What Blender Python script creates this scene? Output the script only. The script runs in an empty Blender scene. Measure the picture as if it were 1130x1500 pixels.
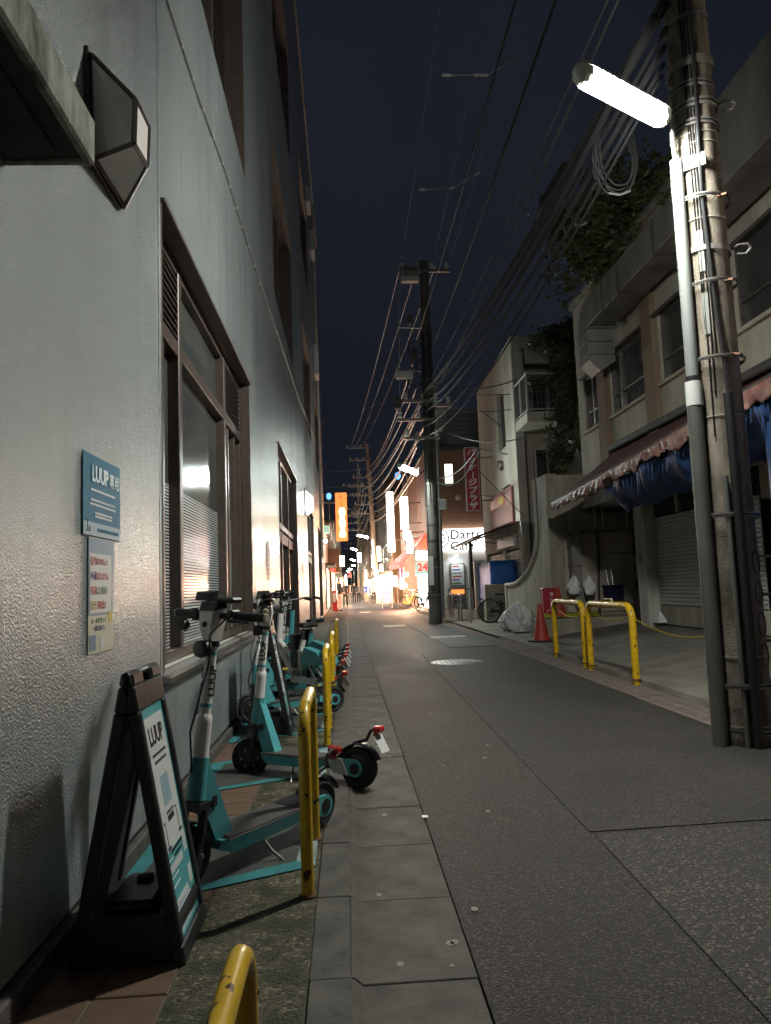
import bpy, bmesh, math, random
from mathutils import Vector, Matrix, noise
random.seed(7)
R = math.radians
scene = bpy.context.scene
COL = scene.collection

# ---------------------------------------------------------------- camera
F_PX, EYE = 1080.0, 1.2
_d = Vector((-57/F_PX, -112/F_PX, -1)).normalized()          # street direction in camera axes
_u = Vector((-.0315, 1, 0)); _u = (_u - _u.dot(_d)*_d).normalized()
_r = _d.cross(_u)
cam_d = bpy.data.cameras.new('camera'); cam = bpy.data.objects.new('camera', cam_d); COL.objects.link(cam)
cam_d.sensor_fit = 'VERTICAL'; cam_d.sensor_height = 36; cam_d.lens = F_PX/1500*36
cam_d.clip_start = .05; cam_d.clip_end = 2000
cam.matrix_world = Matrix((_r, _d, _u)).to_4x4()
cam.location = (0, 0, EYE)
scene.camera = cam

# ---------------------------------------------------------------- sky and exposure
world = bpy.data.worlds.new('World'); scene.world = world; world.use_nodes = True
wn = world.node_tree; wn.nodes.clear()
wo = wn.nodes.new('ShaderNodeOutputWorld'); bg = wn.nodes.new('ShaderNodeBackground')
sky = wn.nodes.new('ShaderNodeTexSky'); sky.sky_type = 'NISHITA'; sky.sun_disc = False
sky.sun_elevation = R(-4.5); sky.sun_rotation = R(180); sky.air_density = 1.0; sky.dust_density = .6
glow = wn.nodes.new('ShaderNodeMix'); glow.data_type = 'RGBA'; glow.blend_type = 'ADD'
glow.inputs[0].default_value = 1.0
cl = wn.nodes.new('ShaderNodeTexNoise'); cl.inputs['Scale'].default_value = 2.6; cl.inputs['Detail'].default_value = 5
cr = wn.nodes.new('ShaderNodeValToRGB'); cr.color_ramp.elements[0].position = .35; cr.color_ramp.elements[1].position = .7
cr.color_ramp.elements[0].color = (.0030, .0039, .0062, 1); cr.color_ramp.elements[1].color = (.0046, .0055, .0080, 1)   # city skyglow on thin cloud
wn.links.new(cl.outputs[0], cr.inputs[0]); wn.links.new(cr.outputs[0], glow.inputs[7])
sc_ = wn.nodes.new('ShaderNodeMix'); sc_.data_type = 'RGBA'; sc_.blend_type = 'MULTIPLY'; sc_.inputs[0].default_value = 1
sc_.inputs[7].default_value = (.05, .05, .05, 1)
wn.links.new(sky.outputs[0], sc_.inputs[6]); wn.links.new(sc_.outputs[2], glow.inputs[6])
wn.links.new(glow.outputs[2], bg.inputs[0]); bg.inputs[1].default_value = 1.0
wn.links.new(bg.outputs[0], wo.inputs[0])
vs = scene.view_settings; vs.view_transform = 'Standard'; vs.look = 'None'; vs.gamma = 1; vs.exposure = 1.3
vs.use_curve_mapping = False
scene.cycles.use_denoising = True
scene.cycles.max_bounces = 9; scene.cycles.diffuse_bounces = 6; scene.cycles.glossy_bounces = 3
scene.cycles.transparent_max_bounces = 12
scene.cycles.sample_clamp_indirect = 6.0
scene.cycles.caustics_reflective = False; scene.cycles.caustics_refractive = False

# ---------------------------------------------------------------- pixel of the photograph -> point in the place
def ray(px, py):
    c = Vector(((px-565)/F_PX, (750-py)/F_PX, -1)); return Vector((c.dot(_r), c.dot(_d), c.dot(_u)))
def at(px, py, X=None, Y=None, Z=None):
    v = ray(px, py)
    t = X/v.x if X is not None else Y/v.y if Y is not None else (Z-EYE)/v.z
    p = v*t; p.z += EYE; return p

# ---------------------------------------------------------------- materials
MATS = {}
def M(name, col, rough=.5, metal=0, col2=None, vs=4, vr=(.35,.65), stretch=(1,1,1), bump=0, bs=60, spec=.5, emit=0, ecol=None, detail=6, coat=0):
    if name in MATS: return MATS[name]
    m = bpy.data.materials.new(name); m.use_nodes = True; n = m.node_tree.nodes; l = m.node_tree.links
    b = n['Principled BSDF']; b.inputs['Base Color'].default_value = (*col, 1); b.inputs['Roughness'].default_value = rough
    b.inputs['Metallic'].default_value = metal; b.inputs['Specular IOR Level'].default_value = spec
    b.inputs['Coat Weight'].default_value = coat
    tc = None
    if col2 is not None or bump:
        tc = n.new('ShaderNodeTexCoord'); mp = n.new('ShaderNodeMapping'); mp.inputs['Scale'].default_value = stretch
        l.new(tc.outputs['Object'], mp.inputs[0])
    if col2 is not None:
        t = n.new('ShaderNodeTexNoise'); t.inputs['Scale'].default_value = vs; t.inputs['Detail'].default_value = detail
        t.inputs['Roughness'].default_value = .62
        l.new(mp.outputs[0], t.inputs['Vector'])
        r = n.new('ShaderNodeValToRGB'); r.color_ramp.elements[0].position = vr[0]; r.color_ramp.elements[1].position = vr[1]
        r.color_ramp.elements[0].color = (*col, 1); r.color_ramp.elements[1].color = (*col2, 1)
        l.new(t.outputs[0], r.inputs[0]); l.new(r.outputs[0], b.inputs['Base Color'])
        rr = n.new('ShaderNodeMapRange'); rr.inputs[3].default_value = max(.05, rough-.1); rr.inputs[4].default_value = min(1, rough+.12)
        l.new(t.outputs[0], rr.inputs[0]); l.new(rr.outputs[0], b.inputs['Roughness'])
    if bump:
        t2 = n.new('ShaderNodeTexNoise'); t2.inputs['Scale'].default_value = bs; t2.inputs['Detail'].default_value = 3
        l.new(tc.outputs['Object'], t2.inputs['Vector'])
        bp = n.new('ShaderNodeBump'); bp.inputs['Strength'].default_value = bump; bp.inputs['Distance'].default_value = .01
        l.new(t2.outputs[0], bp.inputs['Height']); l.new(bp.outputs[0], b.inputs['Normal'])
    if emit:
        b.inputs['Emission Color'].default_value = (*(ecol or col), 1); b.inputs['Emission Strength'].default_value = emit
    MATS[name] = m; return m

def speckle(name, base, light, dark, cell, rough, bump, patch=None, spec=.4):
    """aggregate surface: stones in a binder, with broad worn patches"""
    m = bpy.data.materials.new(name); m.use_nodes = True; n = m.node_tree.nodes; l = m.node_tree.links
    b = n['Principled BSDF']; tc = n.new('ShaderNodeTexCoord')
    v = n.new('ShaderNodeTexVoronoi'); v.inputs['Scale'].default_value = cell; l.new(tc.outputs['Object'], v.inputs['Vector'])
    sep = n.new('ShaderNodeSeparateColor'); l.new(v.outputs['Color'], sep.inputs[0])
    r = n.new('ShaderNodeValToRGB'); e = r.color_ramp.elements
    e[0].position = 0; e[0].color = (*dark, 1); e[1].position = .55; e[1].color = (*base, 1)
    x = r.color_ramp.elements.new(.80); x.color = (*base, 1); x = r.color_ramp.elements.new(1); x.color = (*light, 1)
    l.new(sep.outputs[0], r.inputs[0])
    t = n.new('ShaderNodeTexNoise'); t.inputs['Scale'].default_value = 1.1; t.inputs['Detail'].default_value = 7; l.new(tc.outputs['Object'], t.inputs['Vector'])
    mr = n.new('ShaderNodeMapRange'); mr.inputs[1].default_value = .3; mr.inputs[2].default_value = .7; mr.inputs[3].default_value = .5; mr.inputs[4].default_value = 1.4
    l.new(t.outputs[0], mr.inputs[0])
    mx = n.new('ShaderNodeMix'); mx.data_type = 'RGBA'; mx.blend_type = 'MULTIPLY'; mx.inputs[0].default_value = 1
    l.new(r.outputs[0], mx.inputs[6]); l.new(mr.outputs[0], mx.inputs[7])
    out = mx.outputs[2]
    if patch:
        t3 = n.new('ShaderNodeTexNoise'); t3.inputs['Scale'].default_value = 9; t3.inputs['Detail'].default_value = 8; l.new(tc.outputs['Object'], t3.inputs['Vector'])
        pr = n.new('ShaderNodeValToRGB'); pr.color_ramp.elements[0].position = .48; pr.color_ramp.elements[1].position = .62
        l.new(t3.outputs[0], pr.inputs[0]); m2 = n.new('ShaderNodeMix'); m2.data_type = 'RGBA'
        l.new(pr.outputs[0], m2.inputs[0]); l.new(out, m2.inputs[6]); m2.inputs[7].default_value = (*patch, 1); out = m2.outputs[2]
    l.new(out, b.inputs['Base Color']); b.inputs['Roughness'].default_value = rough; b.inputs['Specular IOR Level'].default_value = spec
    rr = n.new('ShaderNodeMapRange'); rr.inputs[3].default_value = rough-.15; rr.inputs[4].default_value = min(1, rough+.2); l.new(t.outputs[0], rr.inputs[0]); l.new(rr.outputs[0], b.inputs['Roughness'])
    bp = n.new('ShaderNodeBump'); bp.inputs['Strength'].default_value = bump; bp.inputs['Distance'].default_value = .006; bp.invert = True
    l.new(v.outputs['Distance'], bp.inputs['Height']); l.new(bp.outputs[0], b.inputs['Normal'])
    MATS[name] = m; return m

def render_coat(name, c1, c2):
    """stippled glossy exterior coating of the left wall"""
    m = bpy.data.materials.new(name); m.use_nodes = True; n = m.node_tree.nodes; l = m.node_tree.links
    b = n['Principled BSDF']; tc = n.new('ShaderNodeTexCoord')
    t = n.new('ShaderNodeTexNoise'); t.inputs['Scale'].default_value = .8; t.inputs['Detail'].default_value = 8
    mp = n.new('ShaderNodeMapping'); mp.inputs['Scale'].default_value = (1, 1, .35); l.new(tc.outputs['Object'], mp.inputs[0]); l.new(mp.outputs[0], t.inputs['Vector'])
    r = n.new('ShaderNodeValToRGB'); r.color_ramp.elements[0].color = (*c1, 1); r.color_ramp.elements[1].color = (*c2, 1)
    r.color_ramp.elements[0].position = .3; r.color_ramp.elements[1].position = .7
    l.new(t.outputs[0], r.inputs[0]); l.new(r.outputs[0], b.inputs['Base Color'])
    b.inputs['Roughness'].default_value = .22; b.inputs['Specular IOR Level'].default_value = .7
    st = n.new('ShaderNodeTexNoise'); st.inputs['Scale'].default_value = 3.4; st.inputs['Detail'].default_value = 8
    sm = n.new('ShaderNodeMapping'); sm.inputs['Scale'].default_value = (1, .9, .07); l.new(tc.outputs['Object'], sm.inputs[0]); l.new(sm.outputs[0], st.inputs['Vector'])
    sr = n.new('ShaderNodeMapRange'); sr.inputs[1].default_value = .55; sr.inputs[2].default_value = .8; sr.inputs[3].default_value = 1; sr.inputs[4].default_value = .72; l.new(st.outputs[0], sr.inputs[0])
    sx = n.new('ShaderNodeMix'); sx.data_type = 'RGBA'; sx.blend_type = 'MULTIPLY'; sx.inputs[0].default_value = 1; l.new(r.outputs[0], sx.inputs[6]); l.new(sr.outputs[0], sx.inputs[7]); l.new(sx.outputs[2], b.inputs['Base Color'])
    a1 = n.new('ShaderNodeTexNoise'); a1.inputs['Scale'].default_value = 112; a1.inputs['Detail'].default_value = 3; l.new(tc.outputs['Object'], a1.inputs['Vector'])
    a2 = n.new('ShaderNodeTexNoise'); a2.inputs['Scale'].default_value = 17; a2.inputs['Detail'].default_value = 4; l.new(tc.outputs['Object'], a2.inputs['Vector'])
    a = n.new('ShaderNodeMath'); a.operation = 'MULTIPLY_ADD'; a.inputs[1].default_value = .8; l.new(a2.outputs[0], a.inputs[0]); l.new(a1.outputs[0], a.inputs[2])
    bp = n.new('ShaderNodeBump'); bp.inputs['Strength'].default_value = 1; bp.inputs['Distance'].default_value = .0085
    l.new(a.outputs[0], bp.inputs['Height']); l.new(bp.outputs[0], b.inputs['Normal'])
    MATS[name] = m; return m

def brick_mat(name, c1, c2, mortar, sx=.21, sy=.065, axis='XZ'):
    m = bpy.data.materials.new(name); m.use_nodes = True; n = m.node_tree.nodes; l = m.node_tree.links
    b = n['Principled BSDF']; tc = n.new('ShaderNodeTexCoord'); s = n.new('ShaderNodeSeparateXYZ'); c = n.new('ShaderNodeCombineXYZ')
    l.new(tc.outputs['Object'], s.inputs[0])
    ad = n.new('ShaderNodeMath'); l.new(s.outputs[0], ad.inputs[0]); l.new(s.outputs[1], ad.inputs[1])
    l.new(ad.outputs[0], c.inputs[0]); l.new(s.outputs[2], c.inputs[1])
    k = n.new('ShaderNodeTexBrick'); k.inputs['Scale'].default_value = 1; k.inputs['Brick Width'].default_value = sx; k.inputs['Row Height'].default_value = sy
    k.inputs['Mortar Size'].default_value = .008; k.inputs['Color1'].default_value = (*c1, 1); k.inputs['Color2'].default_value = (*c2, 1); k.inputs['Mortar'].default_value = (*mortar, 1)
    l.new(c.outputs[0], k.inputs[0]); l.new(k.outputs[0], b.inputs['Base Color']); b.inputs['Roughness'].default_value = .6
    bp = n.new('ShaderNodeBump'); bp.inputs['Strength'].default_value = .5; bp.inputs['Distance'].default_value = .01; bp.invert = True
    l.new(k.outputs['Fac'], bp.inputs['Height']); l.new(bp.outputs[0], b.inputs['Normal'])
    MATS[name] = m; return m

def striped_film(name):
    m = bpy.data.materials.new(name); m.use_nodes = True; n = m.node_tree.nodes; l = m.node_tree.links
    b = n['Principled BSDF']; tc = n.new('ShaderNodeTexCoord'); s = n.new('ShaderNodeSeparateXYZ'); l.new(tc.outputs['Object'], s.inputs[0])
    mu = n.new('ShaderNodeMath'); mu.operation = 'MULTIPLY'; mu.inputs[1].default_value = 46; l.new(s.outputs[2], mu.inputs[0])
    fr = n.new('ShaderNodeMath'); fr.operation = 'FRACT'; l.new(mu.outputs[0], fr.inputs[0])
    g = n.new('ShaderNodeMath'); g.operation = 'GREATER_THAN'; g.inputs[1].default_value = .45; l.new(fr.outputs[0], g.inputs[0])
    b.inputs['Base Color'].default_value = (.5, .52, .52, 1); b.inputs['Roughness'].default_value = .18; b.inputs['Specular IOR Level'].default_value = .6
    l.new(g.outputs[0], b.inputs['Alpha'])
    MATS[name] = m; return m

def wood_or(name, *a, **k): return MATS.get(name) or M(name, *a, **k)

def build_materials():
    render_coat('wall_coat', (.235, .255, .255), (.31, .33, .328))
    speckle('asphalt', (.029, .0235, .0195), (.125, .102, .08), (.011, .009, .008), 150, .62, 1.0)
    speckle('asphalt_patch', (.030, .027, .025), (.075, .066, .056), (.014, .013, .012), 170, .6, .7)
    speckle('asphalt_coarse', (.030, .0245, .0205), (.15, .124, .096), (.010, .0085, .0075), 118, .6, 1.0)
    speckle('mossy_aggregate', (.10, .088, .055), (.26, .23, .16), (.03, .03, .014), 85, .8, .8, patch=(.035, .036, .016))
    M('gutter_concrete', (.108, .09, .074), .72, col2=(.045, .037, .031), vs=5, bump=.35, bs=120, detail=9)
    M('kerb_concrete', (.105, .092, .078), .75, col2=(.048, .043, .036), vs=9, bump=.4, bs=130, detail=9)
    M('apron_concrete', (.22, .20, .17), .8, col2=(.12, .108, .09), vs=1.6, bump=.3, bs=70, detail=9)
    M('floor_tile', (.17, .105, .068), .5, col2=(.11, .07, .048), vs=6, bump=.12, bs=90)
    M('grout', (.1, .09, .075), .9)
    M('gum', (.25, .225, .195), .75)
    M('bronze', (.12, .09, .078), .36, metal=.25, col2=(.09, .067, .058), vs=14)
    M('dark_glass', (.012, .014, .015), .03, spec=.75); M('reflection_glass', (.085, .095, .092), .05, spec=.6, col2=(.05, .056, .055), vs=1.5)  # second glass: street reflections and grey curtains painted into its base colour
    M('grey_glass', (.05, .052, .054), .06, spec=.6, col2=(.085, .082, .078), vs=1.2)
    M('black_gap', (.008, .008, .008), .8)
    M('interior', (.06, .062, .058), .8)
    M('sill_steel', (.34, .3, .28), .25, metal=.9, bump=.05, bs=30)
    M('moss_concrete', (.33, .33, .27), .85, col2=(.05, .052, .034), vs=9, stretch=(1, 1, .45), bump=.4, bs=60)
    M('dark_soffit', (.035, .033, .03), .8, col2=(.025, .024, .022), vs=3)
    M('frosted', (.82, .76, .71), .4)
    M('lantern_lit', (.9, .95, .9), .4, emit=6, ecol=(.86, 1, .93))
    M('teal', (.10, .40, .43), .34, col2=(.08, .35, .38), vs=11, spec=.5, coat=.2)
    M('teal_floor', (.04, .235, .25), .55, col2=(.03, .17, .18), vs=9, bump=.1, bs=60)
    M('sheen_floor', (.30, .38, .39), .5, col2=(.19, .25, .26), vs=7)
    M('dark_floor', (.04, .042, .04), .55, col2=(.075, .07, .06), vs=6, bump=.25, bs=50)
    M('scooter_white', (.84, .80, .77), .3, col2=(.76, .72, .69), vs=9, coat=.25)
    M('black_plastic', (.016, .016, .018), .38, col2=(.024, .023, .024), vs=18)
    M('black_soft', (.02, .02, .02), .75, col2=(.032, .031, .03), vs=30, bump=.2, bs=200)
    M('rubber', (.018, .018, .018), .7, bump=.2, bs=160)
    M('deck_mat', (.05, .044, .04), .7, col2=(.07, .062, .057), vs=12, bump=.3, bs=220)
    M('cream', (.55, .5, .36), .5)
    M('steel', (.4, .4, .4), .3, metal=.9)
    M('steel_dull', (.3, .29, .28), .45, metal=.8, col2=(.2, .18, .16), vs=12)
    M('red_lens', (.42, .02, .015), .2, coat=.4)
    M('red_dull', (.42, .03, .03), .5)
    M('glass_lens', (.05, .05, .05), .05, spec=.9)
    M('paper_white', (.62, .62, .6), .45)
    M('text_black', (.015, .015, .017), .5)
    M('text_white', (.75, .77, .78), .4)
    M('poster_blue', (.02, .15, .25), .5, spec=.25)
    M('poster_pale', (.30, .42, .47), .35)
    M('poster_cream', (.55, .54, .42), .35)
    M('poster_sky', (.16, .27, .36), .3)
    M('yellow_print', (.55, .42, .05), .4); M('red_print', (.4, .05, .04), .4); M('green_print', (.06, .2, .1), .4); M('navy_print', (.04, .07, .24), .4)
    # chipped yellow paint over rust
    m = M('yellow_paint', (.72, .44, .010), .33, col2=(.52, .31, .015), vs=5, coat=.25, bump=.08, bs=40)
    n = m.node_tree.nodes; l = m.node_tree.links; b = n['Principled BSDF']
    src = b.inputs['Base Color'].links[0].from_socket
    t = n.new('ShaderNodeTexNoise'); t.inputs['Scale'].default_value = 26; t.inputs['Detail'].default_value = 4
    tc = n.new('ShaderNodeTexCoord'); oi = n.new('ShaderNodeObjectInfo'); va = n.new('ShaderNodeVectorMath'); l.new(tc.outputs['Object'], va.inputs[0]); l.new(oi.outputs['Location'], va.inputs[1]); l.new(va.outputs[0], t.inputs['Vector'])
    rp = n.new('ShaderNodeValToRGB'); rp.color_ramp.elements[0].position = .625; rp.color_ramp.elements[1].position = .64; l.new(t.outputs[0], rp.inputs[0])
    mx = n.new('ShaderNodeMix'); mx.data_type = 'RGBA'; l.new(rp.outputs[0], mx.inputs[0]); l.new(src, mx.inputs[6]); mx.inputs[7].default_value = (.06, .025, .012, 1); l.new(mx.outputs[2], b.inputs['Base Color'])
    M('rust', (.07, .03, .018), .85, col2=(.14, .06, .03), vs=30)
    # right side
    M('pole_concrete', (.27, .225, .18), .85, col2=(.085, .07, .05), vs=3.6, vr=(.38,.62), stretch=(2.2, 2.2, .5), bump=.6, bs=90, detail=9)
    M('pole_pink', (.25, .18, .15), .8, col2=(.17, .125, .10), vs=5, stretch=(1, 1, .4), bump=.2, bs=80)
    M('pole_far', (.14, .125, .11), .75, col2=(.08, .072, .065), vs=4, stretch=(1, 1, .3))
    M('conduit', (.25, .265, .255), .5, col2=(.19, .20, .195), vs=5, stretch=(1, 1, .2))
    M('conduit_low', (.13, .135, .12), .5, col2=(.085, .085, .075), vs=6, stretch=(1, 1, .3))
    M('cable_black', (.012, .012, .013), .45)
    M('cable_grey', (.12, .115, .11), .5)
    M('cable_light', (.4, .38, .34), .4, metal=.3)
    M('plate_grey', (.2, .21, .185), .6); M('cable_matte', (.012, .012, .012), .85)
    M('galv', (.30, .28, .26), .5, metal=.7, col2=(.2, .18, .165), vs=16)
    M('lamp_tube', (1, 1, 1), .4, emit=235, ecol=(.97, 1, .92))
    M('lamp_far', (1, 1, 1), .4, emit=210, ecol=(.88, 1, .93))
    M('lamp_clear', (.55, .58, .5), .2)
    M('lamp_body', (.5, .5, .46), .4)
    M('plaster_beige', (.60, .54, .45), .85, col2=(.41, .355, .28), vs=2.2, stretch=(1, 1, .35), bump=.15, bs=60, detail=9)
    M('plaster_brown', (.30, .21, .14), .85, col2=(.23, .16, .105), vs=2.5, stretch=(1, 1, .3))
    M('plaster_white', (.68, .63, .55), .85, col2=(.46, .41, .34), vs=1.8, stretch=(1, 1, .3), bump=.12, bs=60, detail=9)
    M('raw_concrete', (.42, .385, .32), .85, col2=(.25, .228, .18), vs=2.6, stretch=(1.4, 1.4, .45), bump=.25, bs=60, detail=9)
    M('duct_metal', (.34, .315, .29), .5, metal=.35, col2=(.22, .20, .185), vs=2.5, stretch=(1, 1, .5))
    M('awning_red', (.12, .028, .026), .8, col2=(.09, .02, .02), vs=6, bump=.2, bs=90)
    M('valance', (.34, .21, .175), .5, col2=(.22, .08, .07), vs=7, stretch=(1, 1, .6))
    M('tarp_blue', (.028, .075, .22), .5, col2=(.02, .05, .14), vs=5, bump=.35, bs=25)
    M('tarp_bright', (.02, .12, .46), .45, bump=.3, bs=20)
    M('shutter_grey', (.50, .48, .45), .5, col2=(.40, .385, .36), vs=4)
    M('column_paint', (.60, .58, .52), .6, col2=(.36, .35, .32), vs=4, stretch=(1, 1, .3))
    M('cone_red', (.50, .055, .032), .5, col2=(.40, .045, .03), vs=9)
    M('bag_plastic', (.84, .86, .88), .3, spec=.6, bump=.8, bs=26)
    M('yellow_cloth', (.40, .36, .03), .8, bump=.4, bs=20)
    M('navy_plastic', (.012, .016, .05), .35)
    M('brush_white', (.42, .41, .38), .7)
    M('leaf', (.07, .10, .03), .5, col2=(.14, .15, .055), vs=3, vr=(.3, .7))
    M('leaf_dark', (.045, .07, .024), .5, col2=(.09, .11, .04), vs=3)
    M('bark', (.09, .07, .05), .9, bump=.4, bs=40)
    M('sign_red', (.40, .02, .045), .45)
    M('iron_cover', (.30, .30, .29), .38, metal=.7, col2=(.2, .2, .19), vs=30)
    M('road_white', (.5, .47, .42), .7, col2=(.36, .34, .3), vs=7)
    M('grate_concrete', (.20, .155, .135), .75, col2=(.13, .1, .088), vs=8, bump=.3, bs=120)
    # far street
    brick_mat('brown_brick', (.40, .21, .125), (.33, .17, .10), (.2, .12, .085))
    brick_mat('tan_tile', (.30, .16, .09), (.26, .14, .08), (.2, .12, .08), .24, .08)
    M('teal_siding', (.19, .225, .225), .6, col2=(.15, .18, .18), vs=3)
    M('block_white', (.60, .585, .56), .7)
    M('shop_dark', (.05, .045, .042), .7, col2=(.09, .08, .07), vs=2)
    M('shop_tan', (.28, .20, .12), .7, col2=(.22, .15, .09), vs=2)
    M('shop_grey', (.16, .155, .15), .7, col2=(.11, .105, .1), vs=2)
    M('sign_white', (1, 1, 1), .5, emit=4, ecol=(1, .93, .82))
    M('sign_band', (1, 1, 1), .5, emit=1.6, ecol=(1, .98, .95))
    M('sign_warm', (1, .9, .7), .5, emit=14, ecol=(1, .70, .44))
    M('sign_cool', (1, 1, 1), .5, emit=8, ecol=(.86, .95, 1))
    M('sign_orange', (.5, .12, .03), .5, emit=.75, ecol=(1, .22, .05))
    M('sign_flame', (1, .8, .4), .5, emit=7, ecol=(1, .72, .3))
    M('sign_magenta', (.7, .1, .7), .5, emit=2.4, ecol=(.75, .12, .85))
    M('sign_blue', (.1, .3, .9), .5, emit=1.0, ecol=(.12, .35, 1))
    M('sign_green', (.1, .5, .3), .5, emit=1.2, ecol=(.35, 1, .6))
    M('sign_mint', (.4, .6, .5), .5, emit=.35, ecol=(.5, .9, .7))
    M('red_glow', (.7, .03, .03), .5, emit=1.0, ecol=(1, .06, .05))
    M('window_lit', (1, .95, .75), .5, emit=.95, ecol=(1, .96, .72))
    M('window_warm', (1, .8, .5), .5, emit=8, ecol=(1, .62, .40))
    M('spot_warm', (1, .9, .7), .5, emit=750, ecol=(1, .58, .36))
    M('spot_cool', (1, 1, 1), .5, emit=120, ecol=(.85, .97, 1))
    M('panel_yellow', (.45, .30, .10), .6)
    M('skin', (.42, .26, .19), .55); M('hair', (.015, .013, .012), .5)
    M('cloth_black', (.016, .016, .018), .85); M('cloth_beige', (.36, .30, .22), .85); M('cloth_blue', (.03, .07, .30), .8); M('cloth_white', (.55, .52, .5), .8)
    M('cloth_pink', (.45, .27, .25), .8); M('cap_blue', (.02, .06, .22), .7); M('cloth_grey', (.11, .11, .12), .85)
build_materials()

# ---------------------------------------------------------------- mesh helpers
class MB:
    def __init__(s): s.v = []; s.f = []; s.mi = []; s.cur = 0
    def add(s, vs, fs):
        o = len(s.v); s.v += [tuple(p) for p in vs]; s.f += [tuple(i+o for i in f) for f in fs]; s.mi += [s.cur]*len(fs); return s
    def box(s, a, b, ch=0):
        x0, x1 = sorted((a[0], b[0])); y0, y1 = sorted((a[1], b[1])); z0, z1 = sorted((a[2], b[2]))
        if not ch:
            return s.add([(x0,y0,z0),(x1,y0,z0),(x1,y1,z0),(x0,y1,z0),(x0,y0,z1),(x1,y0,z1),(x1,y1,z1),(x0,y1,z1)],
                         [(0,3,2,1),(4,5,6,7),(0,1,5,4),(1,2,6,5),(2,3,7,6),(3,0,4,7)])
        pts = []
        for x, sx in ((x0,1),(x1,-1)):
            for y, sy in ((y0,1),(y1,-1)):
                for z, sz in ((z0,1),(z1,-1)):
                    pts += [(x+sx*ch,y+sy*ch,z),(x+sx*ch,y,z+sz*ch),(x,y+sy*ch,z+sz*ch)]
        return s.hull(pts)
    def hull(s, pts):
        bm = bmesh.new()
        for p in pts: bm.verts.new(p)
        r = bmesh.ops.convex_hull(bm, input=bm.verts[:])
        bmesh.ops.delete(bm, geom=[g for g in r['geom_interior'] if isinstance(g, bmesh.types.BMVert)], context='VERTS')
        bmesh.ops.dissolve_limit(bm, angle_limit=.02, verts=bm.verts[:], edges=bm.edges[:])
        bm.verts.index_update(); s.add([v.co[:] for v in bm.verts], [[v.index for v in f.verts] for f in bm.faces]); bm.free(); return s
    def tube(s, path, r, n=8, cap=True, closed=False, flat=None):
        P = [Vector(p) for p in path]; k = len(P); rs = r if isinstance(r, (list, tuple)) else [r]*k
        tang = []
        for i in range(k):
            a = P[(i-1) % k] if closed or i else P[i]; b = P[(i+1) % k] if closed or i < k-1 else P[i]
            t = (b-a); tang.append(t.normalized() if t.length > 1e-9 else Vector((0,0,1)))
        up = Vector((0,0,1)) if abs(tang[0].z) < .9 else Vector((0,1,0))
        N = (up - up.dot(tang[0])*tang[0]).normalized(); vs = []
        for i in range(k):
            N = N - N.dot(tang[i])*tang[i]; N.normalize(); B = tang[i].cross(N)
            for j in range(n):
                a = 2*math.pi*j/n; vs.append(P[i] + (N*math.cos(a) + B*math.sin(a)*(flat or 1))*rs[i])
        fs = []
        for i in range(k if closed else k-1):
            for j in range(n):
                i2 = (i+1) % k; fs.append((i*n+j, i*n+(j+1) % n, i2*n+(j+1) % n, i2*n+j))
        if cap and not closed: fs += [tuple(range(n-1, -1, -1)), tuple((k-1)*n+j for j in range(n))]
        return s.add(vs, fs)
    def cyl(s, a, b, r, r2=None, n=16): return s.tube([a, b], [r, r if r2 is None else r2], n)
    def lathe(s, prof, c=(0,0,0), axis='Z', n=24):
        vs = []; k = len(prof)
        for r, h in prof:
            for j in range(n):
                a = 2*math.pi*j/n; x, y = r*math.cos(a), r*math.sin(a)
                p = {'Z': (x, y, h), 'Y': (x, h, y), 'X': (h, x, y)}[axis]; vs.append((c[0]+p[0], c[1]+p[1], c[2]+p[2]))
        fs = [(i*n+j, i*n+(j+1) % n, (i+1)*n+(j+1) % n, (i+1)*n+j) for i in range(k-1) for j in range(n)]
        fs += [tuple(range(n-1, -1, -1)), tuple((k-1)*n+j for j in range(n))]
        return s.add(vs, fs)
    def prism(s, poly, lo, hi, axis='Z'):
        """polygon extruded along an axis; poly gives the two other coordinates"""
        def p3(p, h): return {'Z': (p[0], p[1], h), 'X': (h, p[0], p[1]), 'Y': (p[0], h, p[1])}[axis]
        n = len(poly); return s.add([p3(p, lo) for p in poly]+[p3(p, hi) for p in poly],
            [tuple(range(n-1, -1, -1)), tuple(range(n, 2*n))]+[(i, (i+1) % n, n+(i+1) % n, n+i) for i in range(n)])
    def grid(s, fn, nu, nv):
        vs = [fn(i/nu, j/nv) for j in range(nv+1) for i in range(nu+1)]
        return s.add(vs, [(j*(nu+1)+i, j*(nu+1)+i+1, (j+1)*(nu+1)+i+1, (j+1)*(nu+1)+i) for j in range(nv) for i in range(nu)])
    def tf(s, m, start=0):
        s.v = s.v[:start]+[tuple(m @ Vector(p)) for p in s.v[start:]]; return s
    def build(s, name, mat, parent=None, smooth=35, solid=0, recalc=True):
        me = bpy.data.meshes.new(name); me.from_pydata(s.v, [], s.f)
        for m in (mat if isinstance(mat, (list, tuple)) else [mat]): me.materials.append(MATS[m])
        if isinstance(mat, (list, tuple)): me.polygons.foreach_set('material_index', s.mi)
        if recalc:
            bm = bmesh.new(); bm.from_mesh(me); bmesh.ops.recalc_face_normals(bm, faces=bm.faces[:]); bm.to_mesh(me); bm.free()
        if smooth:
            me.polygons.foreach_set('use_smooth', [True]*len(me.polygons)); me.set_sharp_from_angle(angle=R(smooth))
        o = bpy.data.objects.new(name, me); COL.objects.link(o); o.parent = parent
        if solid:
            md = o.modifiers.new('thickness', 'SOLIDIFY'); md.thickness = solid; md.offset = 0
        return o

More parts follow.
